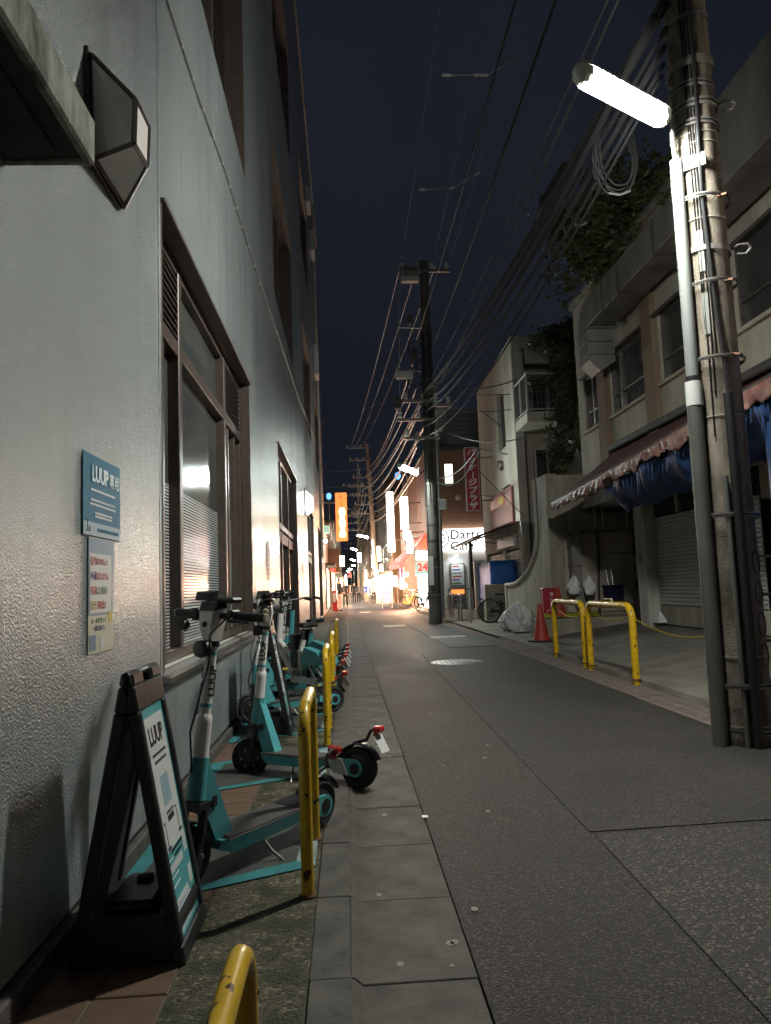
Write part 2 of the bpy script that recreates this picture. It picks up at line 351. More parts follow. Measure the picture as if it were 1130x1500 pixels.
def tag(o, label, cat, group=None, kind=None):
    o['label'] = label; o['category'] = cat
    if group: o['group'] = group
    if kind: o['kind'] = kind
    return o
def thing(name, label, cat, loc=(0,0,0), rz=0, group=None):
    o = bpy.data.objects.new(name, None); o.empty_display_size = .1; COL.objects.link(o); o.location = loc; o.rotation_euler = (0,0,rz)
    return tag(o, label, cat, group)
def struct(name, mb, mat, **k):
    o = mb.build(name, mat, None, **k); o['kind'] = 'structure'; return o
def copy_tree(o, parent=None):
    c = o.copy(); COL.objects.link(c); c.parent = parent
    for ch in list(o.children): copy_tree(ch, c)
    return c
def text(name, body, size, mat, parent, mtx, bold=0, extrude=.0012, align='CENTER', spacing=1.0, sx=1.0):
    cu = bpy.data.curves.new(name, 'FONT'); cu.body = body; cu.size = size; cu.align_x = align; cu.align_y = 'CENTER'
    cu.extrude = extrude; cu.offset = bold; cu.space_character = spacing; cu.resolution_u = 3
    t = bpy.data.objects.new(name+'_tmp', cu); COL.objects.link(t)
    me = bpy.data.meshes.new_from_object(t.evaluated_get(bpy.context.evaluated_depsgraph_get()))
    bpy.data.objects.remove(t); bpy.data.curves.remove(cu)
    me.materials.clear(); me.materials.append(MATS[mat]); me.name = name
    o = bpy.data.objects.new(name, me); COL.objects.link(o); o.parent = parent
    o.matrix_local = mtx @ Matrix.Diagonal((sx, 1, 1, 1)); return o
def frame(origin, right, up):
    r = Vector(right).normalized(); u = Vector(up).normalized(); n = r.cross(u)
    m = Matrix((r, u, n)).transposed().to_4x4(); m.translation = Vector(origin); return m
def sag(a, b, s, n=14):
    a, b = Vector(a), Vector(b); return [a.lerp(b, i/n) - Vector((0,0,4*s*(i/n)*(1-i/n))) for i in range(n+1)]
# ================================================================ GROUND
WX, SWZ = -1.0, .03                                   # left wall plane, left pavement level
struct('ground', MB().box((-400,-60,-.3),(400,900,-.03)), 'shop_grey')
road = struct('road', MB().grid(lambda u,v: (.37+u*2.51, -6+v*206, 0.0), 1, 60), 'asphalt')
# long seam patches in the asphalt: built as slightly proud sheets
pt = MB().prism([(.98,-3),(2.8,-3),(2.8,3.55),(1.13,3.55)], .001, .005)
struct('road_patch', pt, 'asphalt_coarse')
pt = MB().prism([(1.12,3.60),(2.84,3.66),(2.84,13.2),(1.28,13.2)], .001, .0045)
struct('road_patch', pt, 'asphalt')
pt = MB().prism([(1.95,14.2),(2.86,14.2),(2.86,22.6),(1.85,22.6)], .001, .007)
struct('road_patch', pt, 'asphalt_patch')
# gutter and kerb stones of the left side, one by one
gut = struct('gutter_bed', MB().box((-.16,-4,-.2),(.37,120,-.012)), 'grout')
kerb = struct('kerb_bed', MB().box((-.15,-4,-.012),(-.02,120,.012)), 'grout')
L_ = .6; y = -.62; i = 0
gm = []
while y < 44:
    for nm, par, a, b, mt in (('gutter_slab', gut, (0,0,-.02),(.365,L_-.004,.0), 'gutter_concrete'), ('kerb_stone', kerb, (-.15,0,.005),(-.022,L_-.005,SWZ-.004), 'kerb_concrete')):
        if i == 0:
            mb = MB().box(a, b, .003)
            if nm == 'gutter_slab': mb.hull([(-.022,0,-.012),(-.022,L_-.004,-.012),(-.022,0,.022),(-.022,L_-.004,.022),(.012,0,-.012),(.012,L_-.004,-.012),(-.012,0,.022),(-.012,L_-.004,.022),(.012,0,.001),(.012,L_-.004,.001)])
            o = mb.build(nm, mt, par); gm.append(o)
        else:
            o = gm[0 if nm == 'gutter_slab' else 1].copy(); COL.objects.link(o)
        o.location = (random.uniform(-.002,.002), y+random.uniform(-.003,.003), random.uniform(-.003,.002))
    y += L_; i += 1
struct('gutter_far', MB().box((-.15,44,-.05),(.37,200,-.002)), 'gutter_concrete')
# left pavement: aggregate concrete strip, then brown tiles along the wall
struct('pavement', MB().box((-.56,-4,-.1),(-.152,36,SWZ)), 'mossy_aggregate')
struct('pavement_far', MB().box((-1.6,36,-.1),(-.152,200,SWZ)), 'gutter_concrete')
tb = struct('tile_bed', MB().box((-1.0,-4,-.1),(-.561,36,SWZ-.006)), 'grout')
base = None; TS = .218
for iy in range(52):
    for ix in range(2):
        if base is None: o = base = MB().box((0,0,-.012),(TS-.007,TS-.007,0), .003).build('floor_tile', 'floor_tile', tb)
        else: o = base.copy(); COL.objects.link(o)
        o.location = (-1.0+.004+ix*TS, .6+iy*TS, SWZ+.001+random.uniform(-.0015,.0015))
# chewing gum and litter stains on the gutter
for k in range(34):
    gy = random.choice([random.uniform(2.2,6), random.uniform(4,12)]); gx = random.uniform(.06,.34) if random.random() < .7 else random.uniform(.4,1.1)
    r0 = random.uniform(.006,.015)
    n = 14; poly = [(gx+r0*random.uniform(.85,1.1)*math.cos(2*math.pi*j/n), gy+1.3*r0*random.uniform(.85,1.1)*math.sin(2*math.pi*j/n)) for j in range(n)]
    tag(MB().prism(poly, .0005 if gx < .37 else .0055, .0018 if gx < .37 else .0062).build('gum_spot', 'gum'), 'flattened pale gum spot stuck on the roadside', 'gum spot', 'gum spots on the roadside')
p = at(623, 1197, Z=.004)
tag(MB().box((p.x-.016,p.y-.02,.0045),(p.x+.016,p.y+.02,.009),.001).build('paper_scrap','paper_white'), 'small square white paper scrap at the gutter edge', 'litter')
# right side: grated gutter, pavement and sloping apron
rg = struct('drain_channel', MB().box((2.885,-4,-.2),(3.25,200,-.05)), 'black_gap')
mb = MB().box((2.885,0,-.05),(2.93,.49,.003),.004).box((3.2,0,-.05),(3.245,.49,.003),.004)
for k in range(13): mb.box((2.93,.006+k*.0375,-.04),(3.2,.03+k*.0375,.001))
mb.box((3.05,0,-.04),(3.08,.49,.0015))
gr = mb.build('drain_grate', 'grate_concrete', rg)
for k in range(44):
    o = gr if k == 0 else gr.copy()
    if k: COL.objects.link(o)
    o.location = (0, 1.0+k*.5, random.uniform(-.003,.003))
struct('drain_edge', MB().box((2.885,23,-.05),(3.25,200,.002)), 'gutter_concrete')
ap = MB(); prof = [(3.25,.0),(3.27,.06),(3.9,.10),(4.8,.24),(5.9,.38),(9.5,.38)]
ap.grid(lambda u,v: (*[(a[0], -4+v*19.9, a[1]) for a in [prof[round(u*5)]]][0],), 5, 10)
struct('apron', ap, 'apron_concrete', smooth=0)
ap = MB().grid(lambda u,v: (3.25+u*12, 15.9+v*184, .04+.05*min(1,u*4)), 4, 2)
struct('pavement_right', ap, 'apron_concrete', smooth=0)
# manhole and metal plates in the road
mc = at(668, 969.5, Z=.003)
t = thing('manhole_cover', 'round pale worn iron manhole cover in the asphalt', 'manhole', (mc.x, mc.y-.05, .004))
MB().lathe([(.40,-.02),(.40,.003),(.375,.003),(.375,-.01)], n=40).build('rim', 'galv', t)
MB().lathe([(.37,-.02),(.37,.003),(.365,.005)], n=40).build('lid', 'iron_cover', t)
mb = MB()
for q in range(9):
    for w in range(9):
        x_, y_ = (q-4)*.075, (w-4)*.075
        if x_*x_+y_*y_ < .11: mb.box((x_-.024,y_-.024,.004),(x_+.024,y_+.024,.010),.004)
mb.build('tread_studs', 'iron_cover', t)
for (c, w, h, lab) in (((578,917),.62,.9,'pale rectangular plate set in the middle of the road'), ((657,933),.75,.55,'light rectangular cover plate beside the dark asphalt patch'), ((535,897),.5,.9,'small pale plate in the road beyond the middle plate')):
    p = at(*c, Z=.006)
    t = thing('cover_plate', lab, 'cover plate', (p.x,p.y,0.008), 0)
    MB().box((-w/2-.03,-h/2-.03,-.01),(w/2+.03,h/2+.03,.001),.002).build('frame','galv',t)
    MB().box((-w/2,-h/2,-.01),(w/2,h/2,.005),.002).build('plate','road_white',t)

# ================================================================ LEFT BUILDING
lb = thing('rendered_building', 'tall pale grey rendered building with brown framed windows beside the scooters', 'building', (0,0,0))
OPEN = [(4.10,7.98,.79,3.47,.16),(4.10,7.98,5.86,8.5,.2),(11.35,15.6,.06,3.5,.15),(11.35,15.6,5.95,8.6,.22),(12.2,16.2,11.1,13.7,.22),(19.9,23.8,.06,3.5,.15),(19.9,23.8,5.95,8.6,.22),(20.2,24,11.1,13.7,.2),(27.5,31.2,.1,3.5,.3),(27.5,31.2,5.95,8.6,.2)]
Y0, Y1, ZT = -4.0, 36.0, 18.4
seams = [4.04, 8.09, 16.7, 24.6, 32]
ys = sorted({Y0, Y1, *seams, *[o[0] for o in OPEN], *[o[1] for o in OPEN]}); zs = sorted({.12, ZT, 4.6, *[o[2] for o in OPEN if o[2] > .12], *[o[3] for o in OPEN]})
def inopen(y, z): return any(a < y < b and (c < z < d_) for a,b,c,d_,_ in OPEN)
bounds = [Y0]+seams+[Y1]
for pi in range(len(bounds)-1):                       # one rendered panel between each pair of vertical joints
    a0, a1 = bounds[pi], bounds[pi+1]; mb = MB(); yy = [y_ for y_ in ys if a0 <= y_ <= a1]
    for i in range(len(yy)-1):
        for j in range(len(zs)-1):
            ym, zm = (yy[i]+yy[i+1])/2, (zs[j]+zs[j+1])/2
            if not inopen(ym, zm):
                ya = yy[i]+(.005 if i == 0 and pi else 0); yb = yy[i+1]-(.005 if i == len(yy)-2 and pi < len(bounds)-2 else 0)
                mb.box((WX-.04,ya,zs[j]),(WX,yb,zs[j+1]))
    bm = bmesh.new(); me_ = bpy.data.meshes.new('t'); me_.from_pydata(mb.v, [], mb.f); bm.from_mesh(me_); bmesh.ops.remove_doubles(bm, verts=bm.verts, dist=1e-4)
    seen = {}
    for f in bm.faces: seen.setdefault(tuple(sorted(v.index for v in f.verts)), []).append(f)
    bmesh.ops.delete(bm, geom=[f for g in seen.values() if len(g) > 1 for f in g], context='FACES')
    bm.verts.index_update(); mb2 = MB(); mb2.add([v.co[:] for v in bm.verts], [[v.index for v in f.verts] for f in bm.faces]); bm.free(); bpy.data.meshes.remove(me_)
    mb2.build('wall_panel', 'wall_coat', lb, smooth=0)
MB().box((-9,Y0,.0),(WX-.42,Y1,ZT-.01)).build('core', 'interior', lb, smooth=0)
core = MB()
zj = sorted({0.0, ZT-.02, *[o[2] for o in OPEN], *[o[3] for o in OPEN]})
yj = sorted({Y0+.01, Y1-.01, *[o[0] for o in OPEN], *[o[1] for o in OPEN]})
for i in range(len(yj)-1):
    for j in range(len(zj)-1):
        if not inopen((yj[i]+yj[i+1])/2, (zj[j]+zj[j+1])/2): core.box((WX-.42,yj[i],zj[j]),(WX-.041,yj[i+1],zj[j+1]))
core.build('wall_backing', 'plaster_white', lb, smooth=0)
# floor-level ledge along the wall foot
MB().box((WX-.005,Y0,SWZ-.01),(WX+.035,11.3,.105),.008).build('wall_foot', 'kerb_concrete', lb)
MB().box((WX-.03,Y0,.1),(WX-.001,11.3,.125)).build('shadow_gap', 'black_gap', lb)
MB().box((WX-.06,Y0,ZT-.0),(WX+.05,Y1,ZT+.18),.02).build('coping', 'plaster_white', lb)
def lwindow(o, cols, sash, film=False, transom=None, glass='dark_glass'):
    a, b, c, d_, dep = o; x = WX-dep; fr = .07
    w = MB().box((x-.02,a,c),(x+.06,b,c+fr),.006).box((x-.02,a,d_-fr),(x+.06,b,d_),.006).box((x-.02,a,c+fr),(x+.06,a+fr,d_-fr),.006).box((x-.02,b-fr,c+fr),(x+.06,b,d_-fr),.006)
    win = w.build('window', 'bronze', lb)
    MB().box((WX-dep+.06,a,d_-.012),(WX+.025,b,d_+.012),.004).build('head_flashing', 'bronze', win)
    MB().box((WX-dep+.06,a-.0,c-.02),(WX+.004,a+.028,d_-.012),.004).build('jamb_trim', 'bronze', win)
    MB().box((WX-dep+.06,b-.028,c-.02),(WX+.004,b,d_-.012),.004).build('jamb_trim', 'bronze', win)
    for q in cols: MB().box((x-.02,q-.045,c+fr),(x+.075,q+.045,d_-fr),.006).build('mullion', 'bronze', win)
    if transom: MB().box((x-.02,a+fr,transom-.05),(x+.07,b-fr,transom+.05),.006).build('transom', 'bronze', win)
    for q in sash: MB().box((x-.02,q-.028,c+fr),(x+.045,q+.028,(transom or d_-fr)),.005).build('sash_stile', 'bronze', win)
    edges = sorted([a+fr]+list(cols)+list(sash)+[b-fr])
    for e0, e1 in zip(edges, edges[1:]):
        for z0, z1 in ((c+fr, transom or d_-fr), (transom, d_-fr)) if transom else ((c+fr, d_-fr),):
            pane = MB().box((x-.012,e0+.02,z0),(x-.004,e1-.02,z1)).build('pane', glass, win, smooth=0)
            if film and z0 == c+fr:
                MB().box((x-.003,e0+.02,z0),(x-.001,e1-.02,1.93)).build('striped_film', 'film', win, smooth=0)
    return win
striped_film('film'); 
w1 = lwindow(OPEN[0], [4.98, 6.85], [4.62, 7.2, 7.62], film=True, transom=2.86, glass='reflection_glass')
for ya, yb in ((4.18,4.92),(6.91,7.88)):              # louvred ventilators above the side lights
    for k in range(9):
        z = 2.95+k*.05; MB().hull([(WX-.15,ya,z),(WX-.15,yb,z),(WX-.09,ya,z-.02),(WX-.09,yb,z-.02),(WX-.15,ya,z+.008),(WX-.15,yb,z+.008),(WX-.09,ya,z-.012),(WX-.09,yb,z-.012)]).build('louvre_blade', 'bronze', w1)
MB().hull([(WX-.12,4.06,.80),(WX-.12,8.02,.80),(WX+.05,4.06,.755),(WX+.05,8.02,.755),(WX+.05,4.06,.73),(WX+.05,8.02,.73),(WX-.12,4.06,.74),(WX-.12,8.02,.74)]).build('sill', 'sill_steel', w1)
lwindow(OPEN[1], [5.4, 6.7], [], glass='dark_glass')
for o in (OPEN[3], OPEN[4], OPEN[6], OPEN[7], OPEN[9]): lwindow(o, [o[0]+(o[1]-o[0])*.33, o[0]+(o[1]-o[0])*.67], [])
for o in (OPEN[2], OPEN[5], OPEN[8]):
    lwindow(o, [o[0]+1.4, o[0]+2.9], [o[0]+.7], transom=2.3, glass='reflection_glass')
    MB().box((WX-o[4]-.02,o[0]+.1,2.02),(WX-o[4]+.065,o[1]-.1,2.2)).build('door_header', 'red_dull' if o is OPEN[2] else 'plaster_white', lb, smooth=0)
# entrance canopy with mossy fascia
cn = at(140, 245, Y=2.2)
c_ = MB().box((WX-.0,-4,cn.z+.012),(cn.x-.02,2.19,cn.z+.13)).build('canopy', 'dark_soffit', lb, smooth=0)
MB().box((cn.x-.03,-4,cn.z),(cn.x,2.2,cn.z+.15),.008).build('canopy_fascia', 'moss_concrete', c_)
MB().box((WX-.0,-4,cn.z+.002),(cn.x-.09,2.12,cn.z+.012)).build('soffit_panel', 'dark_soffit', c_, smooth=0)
MB().box((WX,2.17,cn.z+.004),(cn.x-.031,2.199,cn.z+.149),.004).build('canopy_end', 'moss_concrete', c_)
# unlit faceted lantern on the wall
ln = thing('wall_lantern', 'unlit faceted lantern with brown frame and frosted panes on the wall', 'lantern', (0,0,0))
A = at(133,80,X=-.98); B = at(138,232,X=-.98); C = at(198,146,X=-.80); D = at(196,210,X=-.80); E_ = at(217,186,X=-.80); G = at(215,243,X=-.80); T_ = at(183,303,X=-.97)
H_ = Vector((-.98, E_.y+.24, A.z)); I_ = Vector((-.98, E_.y+.24, B.z))
faces = [(A,C,D,B),(C,E_,G,D),(B,D,G,T_),(E_,H_,I_,G),(A,H_,E_,C),(G,I_,T_)]
bars = MB(); done = set()
for fc in faces:
    ctr = sum(fc, Vector())/len(fc)
    for a, b in zip(fc, fc[1:]+fc[:1]):
        k = tuple(sorted((tuple(a), tuple(b))))
        if k not in done: done.add(k); bars.tube([a, b], .0125, 4)
    MB().add([ctr.lerp(p, .97) for p in fc], [tuple(range(len(fc)))]).build('pane', 'frosted', ln, smooth=0, solid=.006)
bars.build('frame', 'bronze', ln, smooth=0)
MB().box((-1.0,A.y-.02,T_.z-.02),(-.985,H_.y,A.z+.03),.004).build('back_plate', 'bronze', ln)
# lit lantern further along
p = at(447, 736, X=WX)
l2 = thing('wall_lantern', 'glowing white lantern on the wall beyond the first doorway', 'lantern', (WX, p.y, p.z))
MB().box((0,-.27,-.33),(.035,.27,.33),.01).build('back_plate', 'bronze', l2)
MB().hull([(.036,-.22,.27),(.036,.22,.27),(.036,-.22,-.24),(.036,.22,-.24),(.2,-.14,.12),(.2,.14,.12),(.2,-.14,-.2),(.2,.14,-.2),(.06,-.08,-.32),(.06,.08,-.32)]).build('diffuser', 'lantern_lit', l2, smooth=0)
# cable clipped along the wall
cp = [at(x_, y_, X=WX+.012) for x_, y_ in ((236,-30),(245,0),(290,140),(330,250),(356,335),(380,410),(412,505),(440,590),(455,628),(467,660))]
cw = thing('wall_cable', 'grey weathered cable clipped diagonally along the rendered wall', 'cable')
MB().tube(cp, .007, 6).build('cable', 'cable_grey', cw)
mb = MB()
for k in range(26):
    q = k/25*(len(cp)-1); a = int(min(q, len(cp)-2)); pp = cp[a].lerp(cp[a+1], q-a); MB
    mb.box(pp-Vector((.014,.012,.012)), pp+Vector((.010,.012,.012)), .003)
mb.build('clips', 'cable_light', cw)
# boxes and pipes at the far upper edge
for (a, b, mt, nm, lab) in (((448,283),(452,300),'block_white','air_vent','small pale vent box high on the rendered wall'), ((455,345),(459,367),'block_white','junction_box','white junction box high near the far wall edge'), ((460,510),(463,545),'block_white','junction_box','narrow white junction box halfway up the far wall')):
    p = at(a[0], a[1], X=WX); q = at(a[0], b[1], X=WX)
    tag(MB().box((WX-.001,p.y-.5,q.z),(WX+.16,p.y+.5,p.z),.03).build(nm, mt), lab, 'vent' if 'vent' in nm else 'junction box')
p = at(463, 300, X=WX); 
tag(MB().tube([(WX+.05,30.5,2.5),(WX+.05,30.5,17.8)], .05, 8).build('downpipe', 'plaster_white'), 'slim pale downpipe near the far end of the wall', 'downpipe')

# posters
sg = thing('notice_board', 'blue notice plate with white heading fixed to the rendered wall', 'sign', (WX+.004, 3.08, 1.605))
MB().box((0,-.232,-.163),(.004,.232,.163),.001).build('plate', 'poster_blue', sg)
MB().box((.0042,-.23,-.161),(.0052,.23,-.108)).build('footer_band', 'poster_pale', sg, smooth=0)
def wt(y, z, x=.0055): return frame((x,y,z),(0,1,0),(0,0,1))
text('heading', 'LUUP', .088, 'text_white', sg, wt(-.04,.085), bold=.0035, spacing=.98, sx=.95)
text('heading', '専用', .066, 'text_white', sg, wt(.142,.082), bold=.0012)
for k, (zz, ww) in enumerate(((.022,.30),(-.018,.30),(-.036,.32),(-.068,.20),(-.082,.2))):
    mb = MB(); y_ = -ww/2
    while y_ < ww/2:
        dw = random.uniform(.006,.012); mb.box((.0052,y_,zz-.0045),(.006,y_+dw,zz+.0045)); y_ += dw+.003
    mb.build('print_line', 'text_white', sg, smooth=0)['kind'] = 'stuff'
mb = MB(); y_ = -.07
while y_ < .2:
    dw = random.uniform(.008,.014); mb.box((.0054,y_,-.142),(.0062,y_+dw,-.128)); y_ += dw+.004
mb.build('print_line', 'poster_blue', sg, smooth=0)['kind'] = 'stuff'
mb = MB().box((.0054,-.205,-.146),(.0062,-.15,-.142)).box((.0054,-.19,-.142),(.0062,-.184,-.10)).box((.0054,-.2,-.104),(.0062,-.175,-.1)).box((.0054,-.17,-.142),(.0062,-.158,-.125)); mb.build('scooter_pictogram', 'text_black', sg, smooth=0)
ps = thing('safety_poster', 'laminated pale safety poster below the blue notice plate', 'poster', (WX+.003, 3.07, 1.21))
MB().box((0,-.155,-.228),(.003,.155,.228),.001).build('sheet', 'poster_cream', ps)
MB().box((.0031,-.155,.12),(.0038,.155,.226)).build('header_band', 'poster_sky', ps, smooth=0)
MB().box((.0031,-.155,-.08),(.0036,.155,.12)).build('panel_surround', 'poster_sky', ps, smooth=0)
MB().box((.0037,-.14,-.07),(.0044,.12,.165),.0002).build('rule_panel', 'paper_white', ps, smooth=0)
for k, (ln1, c1, ln2, c2) in enumerate((('信号','red_print','はまもりましょう','red_print'),('歩道','navy_print','は走れません','red_print'),('車道','red_print','は左側通行','green_print'),('飲酒','yellow_print','運転禁止','red_print'))):
    zz = .132-k*.058
    text('rule_text', ln1, .036, c1, ps, wt(-.10,zz,.005), bold=.0007, extrude=.0004)
    text('rule_text', ln2, .030 if k < 1 else .034, c2, ps, wt(.0,zz,.005), bold=.0005, extrude=.0004, sx=.62 if k == 0 else .8)
text('footer_text', 'ルールを守って', .026, 'green_print', ps, wt(-.035,-.102,.0045), bold=.0003, extrude=.0004)
text('footer_text', '一緒に乗ろう', .024, 'navy_print', ps, wt(-.035,-.132,.0045), bold=.0003, extrude=.0004)
MB().lathe([(.026,.004),(.026,.0048)], (0,.105,-.09), 'X', 11).build('yellow_burst', 'yellow_print', ps, smooth=0)
MB().box((.004,-.02,-.215),(.0045,.03,-.165)).build('blank_square', 'paper_white', ps, smooth=0)
MB().box((.004,-.145,-.215),(.0045,-.07,-.155)).build('tower_picture', 'poster_sky', ps, smooth=0)
for (a, b, lab, h) in ((9.45,9.75,'white notice sheet on the wall before the first doorway',.5),(17.1,17.4,'small white notice sheet on the wall between the two doorways',.45)):
    o = thing('notice_sheet', lab, 'notice', (WX+.003,(a+b)/2,1.6))
    MB().box((0,-.16,-h/2),(.003,.16,h/2),.001).build('sheet','paper_white',o)
    mb = MB()
    for k in range(6): mb.box((.0032,-.12,-h/2+.06+k*.06),(.0038,.05+.07*random.random(),-h/2+.085+k*.06))
    mb.build('print_lines','red_print' if h > .48 else 'text_black',o,smooth=0)['kind'] = 'stuff'
# ================================================================ RIGHT: TWO-STOREY SHOP WITH AWNING
RX = 5.0
sh = thing('shop_building', 'two storey beige shop with awning, ducts and roller shutters behind the near pole', 'building')
WIN = [(11.50,13.12,4.18,5.30),(9.15,10.95,4.20,5.32),(6.2,8.72,4.22,5.34),(13.75,14.6,4.2,5.3)]
wy = sorted({2.0, 14.95, *[w[0] for w in WIN], *[w[1] for w in WIN]}); wz = sorted({2.75, 6.9, *[w[2] for w in WIN], *[w[3] for w in WIN]})
mb = MB()
for i in range(len(wy)-1):
    for j in range(len(wz)-1):
        ym, zm = (wy[i]+wy[i+1])/2, (wz[j]+wz[j+1])/2
        if not any(w[0] < ym < w[1] and w[2] < zm < w[3] for w in WIN): mb.box((RX,wy[i],wz[j]),(RX+.2,wy[i+1],wz[j+1]))
mb.build('upper_wall','plaster_beige',sh,smooth=0)
MB().box((RX+.2,2,2.75),(10.5,14.93,6.88)).build('core','interior',sh,smooth=0)
MB().box((RX+.001,14.951,2.75),(10.5,15.0,6.9)).build('end_wall','plaster_beige',sh,smooth=0)
MB().box((RX-.08,2,6.9),(10.5,15.02,7.05),.02).build('roof_edge','raw_concrete',sh)
for a, b in ((11.02,11.42),(8.78,9.08),(13.2,13.6)): MB().box((RX-.09,a,2.9),(RX-.001,b,6.89),.01).build('pilaster','plaster_brown',sh)
for a, b, c, d_ in WIN:
    win = MB().box((RX+.04,a,c),(RX+.12,b,c+.05)).box((RX+.04,a,d_-.05),(RX+.12,b,d_)).box((RX+.04,a,c+.05),(RX+.12,a+.05,d_-.05)).box((RX+.04,b-.05,c+.05),(RX+.12,b,d_-.05)).build('window','steel_dull',sh,smooth=0)
    n = 3 if b-a > 2 else 2; st = [a+(b-a)*k/n for k in range(1,n)] if a != 11.5 else [b-.42]
    for q in st: MB().box((RX+.035,q-.03,c+.05),(RX+.10,q+.03,d_-.05),.004).build('stile','steel_dull',win)
    MB().box((RX+.045,a+.05,c+.34),(RX+.10,b-.05,c+.375),.004).build('rail','steel_dull',win)
    ed = [a+.05]+st+[b-.05]
    for e0, e1 in zip(ed, ed[1:]):
        MB().box((RX+.08,e0,c+.05),(RX+.088,e1,d_-.05)).build('pane','grey_glass',win,smooth=0)
    MB().box((RX-.06,a-.06,c-.06),(RX+.04,b+.06,c-.001),.008).build('sill','plaster_beige',win)
# ground floor: shutters, plinths, white column
SX = 5.6
def shutter(y0, y1, z0, z1, parent, x=SX, mat='shutter_grey', pitch=.065):
    mb = MB(); n = int((z1-z0)/pitch)
    for k in range(n):
        z = z0+k*pitch; mb.hull([(x,y0,z),(x,y1,z),(x-.016,y0,z+pitch*.3),(x-.016,y1,z+pitch*.3),(x-.016,y0,z+pitch*.72),(x-.016,y1,z+pitch*.72),(x,y0,z+pitch*.95),(x,y1,z+pitch*.95),(x+.01,y0,z),(x+.01,y1,z+pitch*.95)])
    o = mb.build('shutter_curtain', mat, parent, smooth=0); o['kind'] = 'stuff'; return o
shutter(9.6, 13.0, .70, 2.28, sh)
MB().box((SX-.02,9.6,.36),(SX+.12,13.0,.69),.015).build('plinth','raw_concrete',sh)
MB().box((SX+.06,9.6,2.28),(SX+.1,13,2.76)).build('vent_recess','black_gap',sh,smooth=0)
for k in range(9): MB().hull([(SX+.0,9.6,2.30+k*.052),(SX,13,2.30+k*.052),(SX+.05,9.6,2.325+k*.052),(SX+.05,13,2.325+k*.052),(SX,9.6,2.305+k*.052),(SX,13,2.305+k*.052),(SX+.05,9.6,2.33+k*.052),(SX+.05,13,2.33+k*.052)]).build('vent_blade','shop_grey',sh)
for y_ in (11.1,12.1): MB().box((SX-.01,y_-.04,2.28),(SX+.06,y_+.04,2.76),.004).build('vent_mullion','column_paint',sh)
shutter(3.0, 7.6, .40, 2.6, sh, x=5.3)
MB().box((5.3,7.6,.3),(5.6,7.9,2.76),.02).build('post','column_paint',sh)
MB().box((5.62,2.0,2.2),(5.9,9.6,2.75)).build('lintel','plaster_beige',sh,smooth=0)
col = MB().box((5.38,13.02,.3),(5.62,13.42,2.75),.02).build('column','column_paint',sh)
for y_ in (13.1,13.22,13.34): MB().box((5.368,y_,.32),(5.379,y_+.05,2.74)).build('column_rib','column_paint',col,smooth=0)
MB().box((5.355,13.18,1.45),(5.367,13.26,1.65),.004).build('lock_plate','steel_dull',col)
MB().box((4.95,2,2.66),(9,15,2.75)).build('soffit','plaster_beige',sh,smooth=0)
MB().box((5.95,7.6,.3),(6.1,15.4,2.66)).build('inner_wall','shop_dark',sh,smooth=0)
# upper duct on brackets, elbow at its far end
dx0, dx1 = 4.38, 4.86; p = at(877, 460, X=dx0); dz0, dz1 = p.z, p.z+.50
seg = [12.4, 11.6, 10.9, 9.55, 8.75]
for k, (a, b) in enumerate(zip(seg, seg[1:])): 
    d_ = MB().box((dx0,b+.012,dz0),(dx1,a,dz1),.006).build('duct_section','duct_metal',sh)
    MB().box((dx0-.012,b,dz0-.012),(dx1+.012,b+.025,dz1+.012)).build('duct_flange','steel_dull',d_,smooth=0)
MB().box((dx0-.02,4.0,dz0-.1),(dx1+.05,8.73,dz1+.42),.006).build('duct_section','duct_metal',sh)
MB().box((dx0-.035,8.70,dz0-.115),(dx1+.065,8.745,dz1+.435)).build('duct_flange','steel_dull',sh,smooth=0)
MB().box((dx0-.035,6.4,dz0-.115),(dx1+.065,6.44,dz1+.435)).build('duct_flange','steel_dull',sh,smooth=0)
arc = [(12.4+.50*math.sin(q), dz1-.5+.5*math.cos(q)) for q in [k*math.pi/12 for k in range(7)]]
MB().prism([(12.4,dz0)]+[(12.4,dz1)]+arc[1:]+[(12.9,dz0-.02),(12.42,dz0-.02)], dx0+.003, dx1-.003, 'X').build('duct_elbow','duct_metal',sh,smooth=30)
for z0, z1 in ((dz0-.26,dz0-.03),(dz0-.5,dz0-.27)): MB().box((dx0+.003,12.42,z0),(dx1-.003,12.9,z1),.008).build('duct_drop','duct_metal',sh)
MB().hull([(dx0+.003,12.42,dz0-.51),(dx1,12.42,dz0-.51),(dx0+.003,12.9,dz0-.51),(dx1,12.9,dz0-.51),(dx0+.003,12.42,dz0-.6),(dx0+.003,12.9,dz0-.6),(dx0+.2,12.42,dz0-.8),(dx0+.2,12.9,dz0-.8),(dx1,12.42,dz0-.62),(dx1,12.9,dz0-.62)]).build('duct_mouth','duct_metal',sh)
for y_ in (12.1, 9.9, 7.3):
    MB().tube([(RX-.01,y_,dz0-.03),(dx0-.05,y_,dz0-.03),(RX-.01,y_,dz0-.32),(RX-.01,y_,dz0-.03)],.022,4).build('bracket','shop_dark',sh,smooth=0)
MB().tube([(RX-.06,14.6,dz0-.35),(RX-.06,3,dz0-.35)],.03,8).build('conduit_pipe','shop_dark',sh)
MB().tube([(RX-.05,13.66,6.0),(RX-.05,13.66,2.9)],.028,8).build('drainpipe','shop_grey',sh)
